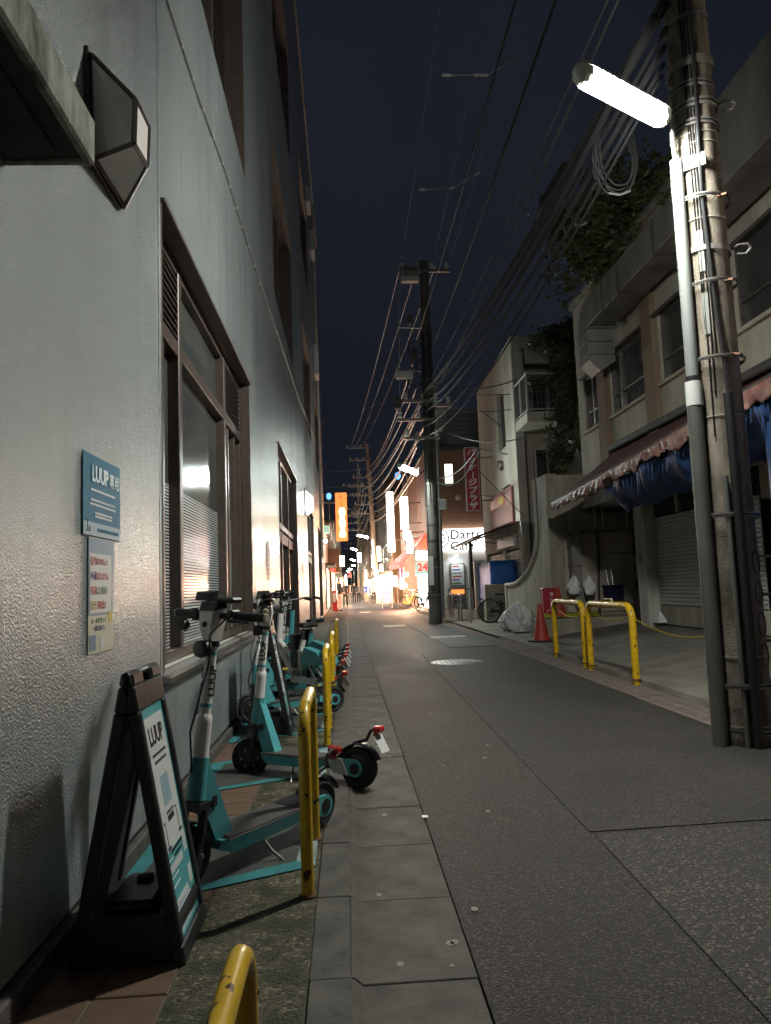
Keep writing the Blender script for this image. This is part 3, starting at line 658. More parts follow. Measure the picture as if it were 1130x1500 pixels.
# awning, valance
aw = thing('awning', 'dark red retractable awning with torn pale valance over the shopfront', 'awning')
ax_ = 4.0
def front(y): return Vector((ax_, y, 2.69+(13.87-y)*.0433))
ya = [13.87-k*(13.87-3.5)/16 for k in range(17)]
def awf(u, v):
    y = 13.87-u*10.37; f_ = front(y); m = Vector((RX-.02, 13.06-u*9.6, 3.52)); q = f_.lerp(m, v); q.z -= .05*math.sin(math.pi*v)*(.6+.4*math.sin(u*40)); return q
MB().grid(awf, 48, 6).build('canopy','awning_red',aw,solid=.012)
MB().tube([front(13.9),front(3.5)],.03,8).build('front_bar','shop_dark',aw)
MB().box((RX-.16,3.5,3.50),(RX-.001,13.1,3.62),.02).build('cassette','shop_dark',aw)
def val(u, v):
    y = 13.87-u*10.37; f_ = front(y); drop = .17+.10*noise.noise(Vector((u*22,0,1)))+.06*noise.noise(Vector((u*75,3,1)))
    return (f_.x-.03+(.05*noise.noise(Vector((u*60,v*1.5,5)))+.05*noise.noise(Vector((u*150,v*2,9))))*v, y+.03*math.sin(u*160)*v, f_.z-.01-drop*v)
MB().grid(val, 420, 5).build('valance','valance',aw,smooth=60,solid=.004)
for y_ in (13.2,9.3,5.4): MB().tube([front(y_)+Vector((.02,0,-.02)),(4.55,y_-.15,2.72),(RX-.03,y_-.2,3.4)],.018,8).build('folding_arm','steel_dull',aw)
# blue tarpaulin slung under the awning
def trp(u, v):
    y = 11.2-u*7.5; f_ = front(y); s = math.sin(math.pi*min(1,v*1.0)); bag = .30+.22*noise.noise(Vector((u*5,0,2)))+.12*noise.noise(Vector((u*14,0,4)))
    return (f_.x+.04+v*.9+.05*math.sin(u*50+v*7), y+.04*math.sin(u*70+v*9), f_.z-.16-bag*math.sin(math.pi*v**.75)-.16*v+.10*noise.noise(Vector((u*26,v*4,7)))+.05*noise.noise(Vector((u*70,v*9,3))))
tp = tag(MB().grid(trp, 120, 18).build('tarpaulin','tarp_blue',smooth=80,solid=.004),'sagging dark blue tarpaulin slung under the red awning','tarpaulin')
fr = MB()
for k in range(70):
    u = k/70*.75; p = Vector(trp(u,.03)); w = random.uniform(.006,.016); fr.hull([p+Vector((-.035,-w,.02)),p+Vector((-.035,w,.02)),p+Vector((-.03,-w,.02)),p+Vector((-.04+random.uniform(-.02,.02),random.uniform(-.04,.04),-random.uniform(.1,.32))),p+Vector((-.03,w,.0))])
fr.build('frayed_edge','tarp_blue',tp,smooth=0)['kind'] = 'stuff'
def trv(u, v):
    y = 6.75-u*2.6; return (4.02+.05*math.sin(u*33)+.03*math.sin(u*77+v*4), y, 2.95-v*2.2+.03*math.sin(u*21))
tag(MB().grid(trv, 70, 14).build('tarpaulin','tarp_blue',smooth=80,solid=.004),'blue tarpaulin hanging straight down behind the near pole','tarpaulin')

# ================================================================ CURVED CONCRETE STAIR WALLS + camera-facing end wall with services
cwl = thing('concrete_wing_wall', 'raw concrete wing wall sweeping up in a curve beside the alcove', 'wall')
def sweep(x0, x1, yl, yh, ylow_end, zl, zt, zb=.08):
    """low wall far along the street, curving up to a tall wall towards the near end"""
    pts = [(ylow_end,zb),(ylow_end,zl)]
    for k in range(15):
        q = k/14*math.pi/2; pts.append((yl-(yl-yh)*math.sin(q), zl+(zt*.68-zl)*(1-math.cos(q))))
    pts += [(yh,zt),(yh-.9,zt),(yh-.9,zb)]
    return MB().prism(pts, x0, x1, 'X'), pts
m1, pts1 = sweep(4.2, 4.42, 18.9, 15.9, 19.3, 1.14, 3.42)
m1.build('street_face','raw_concrete',cwl,smooth=25)
edge = [(4.19,y_,z_) for y_, z_ in pts1[1:-2]]
MB().tube(edge, .05, 8).build('edge_moulding','plaster_white',cwl)
m2, pts2 = sweep(5.06, 5.35, 20.3, 17.9, 20.55, 1.3, 3.35)
m2.build('rear_face','raw_concrete',cwl,smooth=25)
MB().box((4.421,15.05,.1),(7.2,15.35,3.40),.01).build('end_wall','raw_concrete',cwl)
MB().box((4.50,15.0,.55),(6.6,15.049,2.15)).build('alcove_lining','plaster_beige',cwl,smooth=0)
MB().box((4.16,19.25,.08),(4.24,19.36,1.17),.01).build('end_post','column_paint',cwl)
tag(MB().box((4.02,21.4,.05),(5.0,21.6,1.16),.01).build('low_wall','raw_concrete'),'low concrete wall behind the parked black bicycle','wall')
st_ = tag(MB().box((3.72,14.35,.05),(6.4,15.0,.46),.02).build('concrete_step','raw_concrete'),'low raw concrete platform below the alcove ducts','step')
# service duct on the end wall
def W(px, py, Y=14.95): return at(px, py, Y=Y)
sd = thing('service_duct', 'grey sheet metal duct turning down the alcove wall', 'duct')
a, b = W(829,754), W(946,774); c_, e_ = W(851,886), W(851,776)
MB().box((a.x,14.72,b.z),(b.x+.2,14.99,a.z),.008).build('horizontal_run','duct_metal',sd)
q0, q1, q2 = W(830,787), W(831,801), W(832,830)
zz_ = [b.z-.003, q0.z, q1.z, q2.z, W(833,872).z]
for z1, z0 in zip(zz_, zz_[1:]):
    d_ = MB().box((a.x+.003,14.72,z0+.012),(c_.x,14.99,z1),.006).build('vertical_run','duct_metal',sd); MB().box((a.x-.01,14.705,z0),(c_.x+.012,14.99,z0+.02)).build('flange','steel_dull',d_,smooth=0)
MB().hull([(a.x+.003,14.72,zz_[-1]),(c_.x,14.72,zz_[-1]),(a.x+.003,14.99,zz_[-1]),(c_.x,14.99,zz_[-1]),(a.x+.1,14.72,.62),(c_.x+.06,14.72,.58),(a.x+.1,14.99,.62),(c_.x+.06,14.99,.58)]).build('kinked_foot','duct_metal',sd)
for x0 in (866,877,912,930):
    p = W(x0,772); MB().tube([(p.x,14.68,p.z-.03),(p.x,14.68,W(0,735).z if False else p.z+.45),(p.x+(.0 if x0 < 900 else .1),14.8,p.z+.5)],.022,8).build('riser_pipe','plaster_beige',sd)
cb = thing('cable_bundle', 'tangle of black cables above the alcove duct', 'cables')
for k in range(6):
    p0, p1 = W(864+k*1.5,722+k*2), W(942,740+k*5); MB().tube([p0+Vector((0,-.1,0)),W(872+k,741+k)+Vector((0,-.13-.01*k,0)),W(895,738+k*4)+Vector((0,-.1,.04*math.sin(k))),p1],.022,6).build('cable','cable_black',cb)
MB().tube([W(865,600)+Vector((0,-.06,0)),W(865,742)+Vector((0,-.06,0)),W(862,748)+Vector((0,-.1,0))],.03,6).build('cable','cable_black',cb)
tag(MB().tube([W(873,776)+Vector((0,-.02,0)),W(876,800)+Vector((0,-.02,0)),W(878,905)+Vector((0,-.03,0))],.026,8).build('drain_hose','cable_black'),'black vertical hose running down the alcove lining','hose')
tag(MB().tube([W(936,775)+Vector((0,-.06,0)),W(940,880)+Vector((0,-.06,0))],.045,10).build('waste_pipe','plaster_beige'),'cream vertical waste pipe beside the white column','pipe')

# ================================================================ WHITE THREE-STOREY BUILDING WITH BALCONY
wb = thing('white_building', 'off-white three storey concrete building with corner balcony and vines', 'building')
yN, yF, zN, zF = 20.7, 26.3, 8.36, 8.15
OPW = [(21.95,23.0,5.35,7.15),(21.75,22.75,3.25,4.15)]
gy = sorted({yN, yF, *[o[0] for o in OPW], *[o[1] for o in OPW]}); gz = sorted({.1, 2.95, 8.0, *[o[2] for o in OPW], *[o[3] for o in OPW]})
mb = MB()
for i in range(len(gy)-1):
    for j in range(len(gz)-1):
        ym, zm = (gy[i]+gy[i+1])/2, (gz[j]+gz[j+1])/2
        if zm > 2.95 and not any(o[0] < ym < o[1] and o[2] < zm < o[3] for o in OPW): mb.box((RX,gy[i],gz[j]),(RX+.25,gy[i+1],gz[j+1]))
mb.prism([(yN,8.0),(yF,8.0),(yF,zF),(yN,zN)], RX, RX+.25, 'X')
mb.build('street_wall','plaster_white',wb,smooth=0)
MB().box((RX+.25,yN+1.5,.1),(11,yF,8.0)).build('core','plaster_white',wb,smooth=0)
MB().box((RX+.25,yN+.3,.1),(5.42,yN+1.5,8.0)).build('return_wall','plaster_white',wb,smooth=0)
MB().box((RX+.251,yN,8.0),(11,yF,zN-.02)).build('roof_slab','plaster_white',wb,smooth=0)
MB().box((RX+.42,yN-.0,7.55),(11,yN+.2,7.999),.01).build('fascia_beam','plaster_white',wb)
MB().box((5.42,yN+.3,.1),(11,yN+1.45,5.5)).build('lower_wall','plaster_white',wb,smooth=0)
for o in OPW:
    w = MB().box((RX+.12,o[0],o[2]),(RX+.18,o[1],o[2]+.06)).box((RX+.12,o[0],o[3]-.06),(RX+.18,o[1],o[3])).box((RX+.12,o[0],o[2]+.06),(RX+.18,o[0]+.06,o[3]-.06)).box((RX+.12,o[1]-.06,o[2]+.06),(RX+.18,o[1],o[3]-.06)).build('window','steel_dull',wb,smooth=0)
    MB().box((RX+.15,o[0]+.06,o[2]+.06),(RX+.16,o[1]-.06,o[3]-.06)).build('pane','grey_glass',w,smooth=0)
    MB().box((RX+.12,(o[0]+o[1])/2-.03,o[2]+.06),(RX+.17,(o[0]+o[1])/2+.03,o[3]-.06)).build('stile','steel_dull',w,smooth=0)
MB().lathe([(.16,0),(.16,.12),(.1,.16)],(0,0,0),'X',14).tf(Matrix.Translation((RX-.0,22.6,4.85)) @ Matrix.Diagonal((-1,1,1,1))).build('vent_hood','steel_dull',wb)
# balcony projecting from the corner
bl = MB().box((5.02,19.35,5.50),(9.5,yN+.29,5.78),.01).build('balcony_slab','plaster_white',wb)
rl = MB().tube([(5.06,yN,6.85),(5.06,19.4,6.85),(9.0,19.4,6.85)],.03,6).tube([(5.06,yN,5.86),(5.06,19.4,5.86),(9.0,19.4,5.86)],.02,6)
rl.build('balcony_rail','block_white',wb)
bal = MB()
for k in range(14): bal.box((5.052,19.42+k*.098,5.86),(5.066,19.44+k*.098,6.85))
for k in range(34): bal.box((5.1+k*.115,19.393,5.86),(5.12+k*.115,19.407,6.85))
bal.build('balusters','shop_grey',wb,smooth=0)
for x_, y_ in ((5.06,19.4),(5.06,20.1),(5.9,19.4),(6.7,19.4)): MB().box((x_-.025,y_-.025,5.78),(x_+.025,y_+.025,6.9),.004).build('rail_post','block_white',wb)
dr = MB().box((5.95,yN+1.42,5.78),(6.9,yN+1.499,7.35)).build('balcony_door','grey_glass',wb,smooth=0)
MB().box((5.88,yN+1.38,5.78),(5.95,yN+1.44,7.42)).box((6.38,yN+1.38,5.78),(6.43,yN+1.43,7.35)).box((5.95,yN+1.38,7.35),(6.9,yN+1.44,7.42)).build('door_frame','block_white',dr,smooth=0)
MB().tube([(5.5,yN+.9,5.8),(5.5,yN+.9,7.3),(5.58,yN+.9,7.4),(9,yN+.9,7.4)],.09,10).build('air_pipe','duct_metal',wb)
MB().tube([(5.28,yN+.12,5.45),(5.28,yN+.12,.2)],.06,10).build('downpipe','shop_grey',wb)
lw = MB().box((5.62,yN+.24,3.55),(6.3,yN+.299,5.0)).build('window','grey_glass',wb,smooth=0)
MB().box((5.56,yN+.2,3.49),(6.36,yN+.298,3.55)).box((5.56,yN+.2,5.0),(6.36,yN+.298,5.06)).box((5.56,yN+.2,3.55),(5.62,yN+.298,5.0)).box((5.93,yN+.2,3.55),(5.98,yN+.298,5.0)).box((6.3,yN+.2,3.55),(6.36,yN+.298,5.0)).build('frame','block_white',lw,smooth=0)
gw = thing('stair_gate', 'small grey baluster gate at the head of the curved wall', 'gate')
mb = MB()
for k in range(10): mb.box((6.0+k*.09,17.4,3.35),(6.02+k*.09,17.42,4.1))
mb.box((5.98,17.39,4.1),(6.9,17.43,4.15)).build('balusters','shop_grey',gw,smooth=0)
# shopfront of the white building
MB().box((RX+.02,yN,2.2),(RX+.25,yF,2.949)).build('shop_lintel','plaster_white',wb,smooth=0)
for a, b in ((20.7,21.0),(23.1,23.3),(26.0,26.3)): MB().box((RX+.021,a,.1),(RX+.24,b,2.199)).build('shop_pier','plaster_white',wb,smooth=0)
shutter(21.0,23.1,.1,2.2,wb,x=RX+.12,mat='shutter_grey',pitch=.085)
shutter(23.3,26.0,.1,2.2,wb,x=RX+.12,mat='shutter_grey',pitch=.085)
s_ = MB().box((RX-.07,21.3,2.98),(RX-.001,24.6,4.05),.01).build('fascia_board','cloth_pink',wb); MB().box((RX-.078,21.28,2.97),(RX-.071,21.34,4.06)).build('board_edge','sign_red',s_,smooth=0)
MB().box((RX-.078,22.2,3.6),(RX-.071,24.4,3.95)).build('board_print','red_print',s_,smooth=0); MB().box((RX-.083,22.4,3.65),(RX-.079,23.2,3.9)).build('board_print','yellow_print',s_,smooth=0)
MB().box((RX-.10,21.2,2.25),(RX-.001,23.6,2.6),.02).build('shop_board','paper_white',wb)
aw2 = thing('shop_canopy', 'small dark red canopy on a metal frame before the white building', 'awning')
MB().add([(5.0,20.9,2.95),(5.0,25.8,2.95),(3.7,25.8,2.5),(3.7,20.9,2.55),(5.0,20.9,2.92),(5.0,25.8,2.92),(3.7,25.8,2.47),(3.7,20.9,2.52)],[(0,1,2,3),(7,6,5,4),(0,3,7,4),(1,0,4,5),(2,1,5,6),(3,2,6,7)]).build('canopy','awning_red',aw2,smooth=0)
mb = MB().tube([(3.7,20.9,2.48),(3.7,25.8,2.43)],.025,6)
for y_ in (20.95,22.6,24.2,25.75): mb.tube([(3.72,y_,2.46),(4.98,y_,2.85)],.018,6).tube([(4.98,y_,2.5),(4.3,y_,2.62)],.014,6)
mb.build('frame','steel_dull',aw2)
sb_ = thing('tarp_covered_stall', 'bright blue tarpaulin covered box in front of the shutters', 'stall', (4.65,23.0,.1))
MB().grid(lambda u,v: (-.35+.02*math.sin(v*20), -1.2+u*2.2, 1.75-v*1.3+.02*math.sin(u*30)), 20, 6).grid(lambda u,v: (-.35+v*.75, -1.2+u*2.2, 1.75+.02*math.sin(u*9)), 10, 2).grid(lambda u,v: (-.35+u*.75, -1.2+.02*math.sin(v*12), 1.75-v*1.3), 6, 6).build('cover','tarp_bright',sb_,solid=.006)
MB().box((-.3,-1.1,0),(.38,.95,1.72)).build('box','shop_dark',sb_,smooth=0)
MB().box((-.45,1.05,0),(-.1,1.2,1.85),.01).build('poster_post','paper_white',sb_)
# ---------------------------------------------------------------- foliage
def foliage(name, label, blobs, count, size, mat, parent_mat='bark', trunk=None, cat='plant', droop=0):
    t = thing(name, label, cat)
    mb = MB(); stems = MB(); tot = sum(b[1][0]*b[1][1]*b[1][2] for b in blobs)
    for c, rad in blobs:
        n = int(count*rad[0]*rad[1]*rad[2]/tot)
        hubs = []
        for k in range(16):
            d = Vector((random.gauss(0,1),random.gauss(0,1),random.gauss(0,1))).normalized()*random.random()**.4*1.08
            hubs.append((Vector(c)+Vector((d.x*rad[0],d.y*rad[1],d.z*rad[2])), random.uniform(.12,.34)))
            if k % 2 == 0: stems.tube([Vector(c), Vector(c).lerp(hubs[-1][0],.6)+Vector((0,0,.05)), hubs[-1][0]], [.014,.009,.004], 5)
        for k in range(n):
            hc, hr = random.choice(hubs)
            p = hc+Vector((random.gauss(0,rad[0]*hr),random.gauss(0,rad[1]*hr),random.gauss(0,rad[2]*hr))); s = size*random.uniform(.45,1.4)
            a = Vector((random.gauss(0,1),random.gauss(0,1),random.gauss(0,.6)-droop)).normalized(); b = a.cross(Vector((random.gauss(0,1),random.gauss(0,1),random.gauss(0,1)))).normalized()
            mb.add([p-a*s, p+b*s*.38, p+a*s, p-b*s*.38], [(0,1,2,3)])
    o = mb.build('crown', mat, t, smooth=0, recalc=False); stems.build('branches','bark',t)['kind'] = 'stuff'
    if trunk:
        for path, r0 in trunk: MB().tube(path, [r0*(1-.7*i/(len(path)-1)) for i in range(len(path))], 7).build('trunk','bark',t)
    return t
c1 = at(880,330,Y=12.2); c2 = at(850,385,Y=12.8); c3 = at(915,290,Y=11.6); c4 = at(870,430,Y=13)
rt = (5.4,11.6,7.05)
foliage('roof_tree','leafy tree growing on the shop roof above the long duct',[(c1,(.75,.9,.75)),(c2,(.5,.7,.6)),(c3,(.6,.9,.7)),(at(842,350,Y=12.6),(.35,.5,.4)),(at(940,265,Y=10.8),(.45,.7,.5)),((5.1,12.6,6.75),(.35,.9,.4)),((5.05,10.6,7.0),(.3,.9,.35))],5200,.075,'leaf',trunk=[([rt,c1.lerp(Vector(rt),.5)+Vector((.1,0,.1)),c1],.06),([rt,c3],.05),([rt,(5.2,12.4,7.3),c2],.05),([(5.5,12.3,7.05),c4.lerp(c2,.5),c2+Vector((-.2,0,.2))],.03)],cat='tree')
v1 = [(at(828,510,Y=19.1),(.45,.3,.5)),(at(835,560,Y=19.0),(.34,.3,.65)),(at(825,610,Y=18.9),(.32,.25,.55)),(at(822,650,Y=18.8),(.3,.25,.5)),(at(808,495,Y=19.3),(.5,.4,.28)),(at(790,562,Y=19.2),(.35,.2,.09)),(at(850,655,Y=17.8),(.45,.2,.12)),(at(845,490,Y=19),(.35,.3,.4)),(at(823,675,Y=18.8),(.12,.2,.35)),(at(860,660,Y=17.7),(.1,.15,.3))]
foliage('climbing_vine','dense dark vine hanging down the balcony corner',v1,7200,.085,'leaf_dark',trunk=[([at(826,700,Y=18.9),at(824,640,Y=18.9),at(830,560,Y=19),at(825,500,Y=19.1)],.05),([at(866,700,Y=17.6),at(866,668,Y=17.6),at(855,652,Y=17.7),at(835,660,Y=18.2)],.035)],cat='vine',droop=.5)
# ================================================================ FAR STREET
def simple_window(bld, x0, x1, y, z0, z1, axis, mat='grey_glass', fm='steel_dull'):
    """window on a wall: axis 'Y' faces the camera at y, axis 'X' faces the street at x = y"""
    def bx(a0,a1,z0,z1,d0,d1):
        return ((a0,y-d1,z0),(a1,y-d0,z1)) if axis == 'Y' else ((y-d1,a0,z0),(y-d0,a1,z1)) if axis == 'X' else ((y+d0,a0,z0),(y+d1,a1,z1))
    w = MB()
    for q in ((x0,x1,z0-.06,z0),(x0,x1,z1,z1+.06),(x0-.06,x0,z0-.06,z1+.06),(x1,x1+.06,z0-.06,z1+.06)): w.box(*bx(*q,-.02,.05))
    w = w.build('window', fm, bld, smooth=0); MB().box(*bx(x0,x1,z0,z1,.0,.015)).build('pane', mat, w, smooth=0); return w
# --- brown brick corner building with the darts sign
DY = 34.0
cA = at(626, 700, Y=DY); DX = cA.x; zR = at(640, 660, Y=DY).z
db = thing('brick_corner_building', 'brown brick corner building with a bright white sign band', 'building')
MB().box((DX,DY,3.6),(13,DY+.3,zR)).build('front_wall','brown_brick',db,smooth=0)
MB().box((DX+.001,DY+.301,.1),(13,52,zR-.02)).build('side_wall','tan_tile',db,smooth=0)
MB().box((DX+.3,DY+.02,.1),(13,DY+.30,3.59)).build('ground_wall','block_white',db,smooth=0)
MB().box((DX-.05,DY-.05,zR),(13.1,52,zR+.2),.03).build('roof_trim','shop_dark',db)
MB().box((DX+1.1,DY+.6,zR+.2),(13,50,zR+2.1)).build('upper_storey','teal_siding',db,smooth=0)
for k in range(8): MB().box((DX+1.09,DY+.585,zR+.35+k*.23),(13,DY+.6,zR+.38+k*.23)).build('siding_batten','shop_dark',db,smooth=0)
p = at(671, 596, Y=44)
MB().box((at(640,600,Y=44).x,44,zR+1),(p.x,50,p.z)).build('plant_room','block_white',db,smooth=0)
a, b = at(651,680,Y=DY), at(664,708,Y=DY)
simple_window(db, a.x, b.x, DY, b.z, a.z, 'Y', 'window_lit', 'shop_dark')
a, b = at(590,690,X=DX), at(597,720,X=DX); simple_window(db, b.y, a.y, DX, b.z, a.z, 'X', 'grey_glass', 'plaster_beige')
# sign band
a, b = at(629,776,Y=DY-.15), at(712,805,Y=DY-.15)
sgn = thing('sign_band', 'bright white illuminated sign band with dark Darts lettering', 'sign', (0,DY-.25,0))
MB().box((a.x,0,b.z),(b.x+.5,.24,a.z),.02).build('light_box','sign_band',sgn,smooth=0)
q = at(663,787,Y=DY-.25); h = a.z-b.z
text('lettering','Darts',h*.60,'shop_dark',sgn,frame((q.x-.12,-.012,a.z-h*.29),(1,0,0),(0,0,1)),bold=.012,extrude=.006,align='LEFT',sx=1.0,spacing=1.05)
text('lettering','Cafe',h*.56,'shop_dark',sgn,frame((q.x-.12,-.012,b.z+h*.19),(1,0,0),(0,0,1)),bold=.012,extrude=.006,align='LEFT',sx=1.0,spacing=1.05)
q = at(644,789,Y=DY-.25)
tg = MB()
for r0, r1 in ((.46,.40),(.27,.22)):
    tg.add([(q.x+rr*math.cos(2*math.pi*k/32),-.008,q.z+rr*math.sin(2*math.pi*k/32)) for rr in (r0,r1) for k in range(32)],[(k,(k+1)%32,32+(k+1)%32,32+k) for k in range(32)])
for k in range(10): a_ = k*math.pi/5; tg.box((0,-.01,-.012),(.45,-.006,.012)); tg.tf(Matrix.Translation((q.x,0,q.z)) @ Matrix.Rotation(a_,4,'Y'), len(tg.v)-8)
tg.build('dartboard_emblem','shop_dark',sgn,smooth=0,recalc=False)
MB().box((at(629,0+790,Y=DY).x+.02,-.006,b.z+.02),(at(629,790,Y=DY).x+.25,-.002,a.z-.02)).build('red_end','red_glow',sgn,smooth=0)
# shopfront under the sign band
def cam_panel(name, label, x0, y0, x1, y1, Y, mat, cat, depth=.08, base=None, fm='steel_dull', border=.04):
    a, b = at(x0,y0,Y=Y), at(x1,y1,Y=Y); o = thing(name, label, cat, ((a.x+b.x)/2, Y, min(b.z,a.z)))
    w, hh = abs(b.x-a.x)/2, abs(a.z-b.z)
    MB().box((-w,0,0),(w,depth,hh),.01).build('case', fm, o); MB().box((-w+border,-.006,border),(w-border,-.001,hh-border)).build('face', mat, o, smooth=0)
    if base is not None:
        for s in (-1,1): MB().box((s*w*.9-.02,.01,base-min(b.z,a.z)),(s*w*.9+.02,.05,-.001)).build('leg', fm, o, smooth=0)
    return o, w, hh
o, w, hh = cam_panel('menu_board','white lit menu board of coloured lines under the sign band',660,826,682,858,DY-.1,'paper_white','sign',base=.1)
for k in range(6): MB().box((-w+.08,-.012,.1+k*hh*.15),(w-.1-.2*random.random(),-.007,.1+k*hh*.15+hh*.06)).build('print_line',['green_print','navy_print','red_print'][k%3],o,smooth=0)
cam_panel('photo_board','small board of food photographs below the menu board',660,861,682,871,DY-.12,'sign_orange','sign',base=.1)
cam_panel('notice_stand','dark slatted stand on the pavement under the menu board',655,873,680,884,DY-.6,'shop_dark','stand',base=.09)
a = at(694,826,Y=DY-.1); b = at(712,887,Y=DY-.1); MB().box((a.x,DY-.06,.1),(b.x+1,DY+.019,a.z)).build('yellow_door','panel_yellow',db,smooth=0)
MB().box((at(685,800,Y=DY).x,DY-.5,.1),(at(689,800,Y=DY).x,DY-.1,b.z+3.0)).build('dark_post','shop_dark',db,smooth=0)
p = at(668,814,Y=DY-.25)
sl = thing('downlight','round white downlight over the menu board','lamp',(p.x,DY-.45,p.z))
MB().lathe([(.05,.06),(.08,.03),(.08,.0)],n=14).build('housing','shop_dark',sl); MB().lathe([(.07,-.004),(.07,.0)],n=12).build('lens','spot_cool',sl)
MB().box((-.015,.03,.03),(.015,.46,.06)).build('arm','shop_dark',sl,smooth=0)
MB().box((DX+.02,DY-.02,2.3),(at(655,800,Y=DY).x,DY+.02,3.59)).build('shop_header','plaster_beige',db,smooth=0)
# 24h shop corner
o, w, hh = cam_panel('shop_sign','white and green lit shop sign with red 24 beside the pole',608,806,630,822,DY-.2,'sign_white','sign')
text('lettering','24',hh*.9,'red_glow',o,frame((-w*.05,-.02,-.28),(1,0,0),(0,0,1)),bold=.02)
MB().box((-w,-.0,-.58),(w,.08,-.03),.01).build('lower_band','sign_mint',o)
MB().box((-w,-.004,-.66),(w,.06,-.59)).build('green_band','sign_green',o,smooth=0)
o, w, hh = cam_panel('lit_doorway','glowing shop entrance under the 24 sign',611,836,629,884,DY-.1,'sign_white','doorway')
for k in range(4): MB().box((-w+.05,-.02,.15+k*hh*.2),(w*.7,-.008,.2+k*hh*.2)).build('shelf_line',['sign_green','red_print','sign_mint','navy_print'][k],o,smooth=0)
# street side of the corner building: tall projecting light boxes
def blade(name, label, x0, y0, x1, y1, Y, mat, cat='sign', fm='steel_dull', thick=.22, side=1):
    a, b = at(x0,y0,Y=Y), at(x1,y1,Y=Y); o = thing(name, label, cat, ((a.x+b.x)/2, Y, b.z)); w, hh = (b.x-a.x)/2, a.z-b.z
    MB().box((-w,0,0),(w,thick,hh),.015).build('case', fm, o)
    MB().box((-w+.03,-.008,.03),(w-.03,-.001,hh-.03)).build('face', mat, o, smooth=0)
    MB().box((-w+.03,thick+.001,.03),(w-.03,thick+.008,hh-.03)).build('face', mat, o, smooth=0)
    for z_ in (hh*.2,hh*.8): MB().box((side*w,thick*.3,z_-.03),(side*(w+.8),thick*.6,z_+.03)).build('bracket', 'steel_dull', o, smooth=0)
    return o, w, hh
o, w, hh = blade('blade_sign','tall white lit blade sign with dark characters and a red line',565,720,580,809,40,'sign_white')
MB().box((-w+.02,-.014,hh*.655),(w-.02,-.009,hh*.67)).build('red_line','red_glow',o,smooth=0)
mb = MB()
for k in range(4):
    for c_ in range(2): mb.box((-w*.62+c_*w*.7,-.014,hh*.72+k*hh*.062),(-w*.62+c_*w*.7+w*.45,-.009,hh*.72+k*hh*.062+hh*.012)).box((-w*.62+c_*w*.7,-.014,hh*.735+k*hh*.062),(-w*.62+c_*w*.7+w*.1,-.009,hh*.76+k*hh*.062))
mb.build('characters','shop_dark',o,smooth=0)
blade('blade_sign','plain white glowing blade sign beside the taller one',585,727,600,776,37.5,'sign_white')
blade('blade_sign','small warm glowing blade sign below the plain white one',590,777,603,792,36.5,'sign_warm')
o, w, hh = cam_panel('lit_fascia','green and white lit fascia above the red canopy',594,783,607,812,35.2,'sign_white','sign'); MB().box((-w+.03,-.014,.04),(w-.03,-.008,hh*.35)).build('green_strip','sign_green',o,smooth=0)
cn2 = thing('red_canopy','bright red shop canopy beneath the white blade signs','awning')
a = at(571,836,Y=39.5); b = at(597,822,Y=35.5)
MB().add([(a.x,39.5,2.35),(b.x-.2,35.4,2.35),(DX,35.4,3.7),(DX,39.5,3.7),(a.x,39.5,2.1),(b.x-.2,35.4,2.1)],[(0,1,2,3),(0,4,5,1)]).build('fabric','red_glow',cn2,smooth=0,solid=.03)  # canopy fabric glows by itself, its brightness put into the material
mb = MB()
for k in range(5): mb.box((b.x-.3-.08,35.7+k*.7,2.15),(b.x-.3-.06,36.05+k*.7,2.3))
mb.build('white_print','text_white',cn2,smooth=0)
p = at(596,842,Y=36)
for (x_, y_, Y_, lab) in ((596,842,36.2,'bare warm bulb glowing under the red canopy'),(594,858,37.6,'second warm bulb hanging near the shop entrance')):
    p = at(x_,y_,Y=Y_); o = thing('pendant_bulb',lab,'lamp',(p.x,Y_,p.z)); MB().lathe([(.02,.1),(.07,.05),(.085,0),(.06,-.06),(.02,-.08)],n=12).build('bulb','spot_warm',o); MB().cyl((0,0,.1),(0,0,.6),.01,n=6).build('cord','cable_black',o)
o, w, hh = cam_panel('lantern_sign','rounded white glowing lantern sign by the shop entrance',571,843,583,860,38.6,'sign_warm','sign',depth=.3,base=.1)
nr = thing('noren_curtain','dark shop curtain strips hanging at the entrance','curtain')
for k in range(4): p = at(583+k*2.4,836,Y=37.8); MB().box((p.x,37.8,1.05),(p.x+.075,37.82,2.2),.004).build('strip','navy_print' if k % 2 else 'cloth_black',nr)
o, w, hh = cam_panel('floor_sign','magenta glowing floor sign in a white frame on the roadside',559,864,576,884,41.5,'sign_magenta','sign',depth=.12,base=.02,fm='text_white',border=.10); MB().box((-w*.5,-.012,hh*.42),(w*.5,-.008,hh*.58)).build('white_print','sign_white',o,smooth=0)
tag(MB().box((DX-.05,35.6,.1),(DX-.0,39.4,2.3)).build('glowing_shopfront','window_warm',smooth=0),'warm glowing shopfront under the red canopy','shopfront')
for k, (x0,y0,x1,y1,Y,mt,lab) in enumerate(((552,800,559,822,52,'sign_warm','added warm lit blade sign before the leaning pole'),(556,826,562,838,50,'sign_white','added small white light box under the warm blade sign'),(544,812,549,832,64,'sign_cool','added cool lit blade sign beside the dark building'),(534,835,538,848,80,'sign_warm','added tiny warm blade sign far down the right side'),(505,842,509,858,62,'sign_cool','added bright lit blade sign at a far left shop'),(511,838,515,846,85,'red_glow','added tiny red lit sign far down the left side'))):  # lit signs added to make the far centre denser and brighter
    blade('added_blade_sign', lab, x0, y0, x1, y1, Y, mt, thick=.15, side=1 if x0 > 520 else -1)
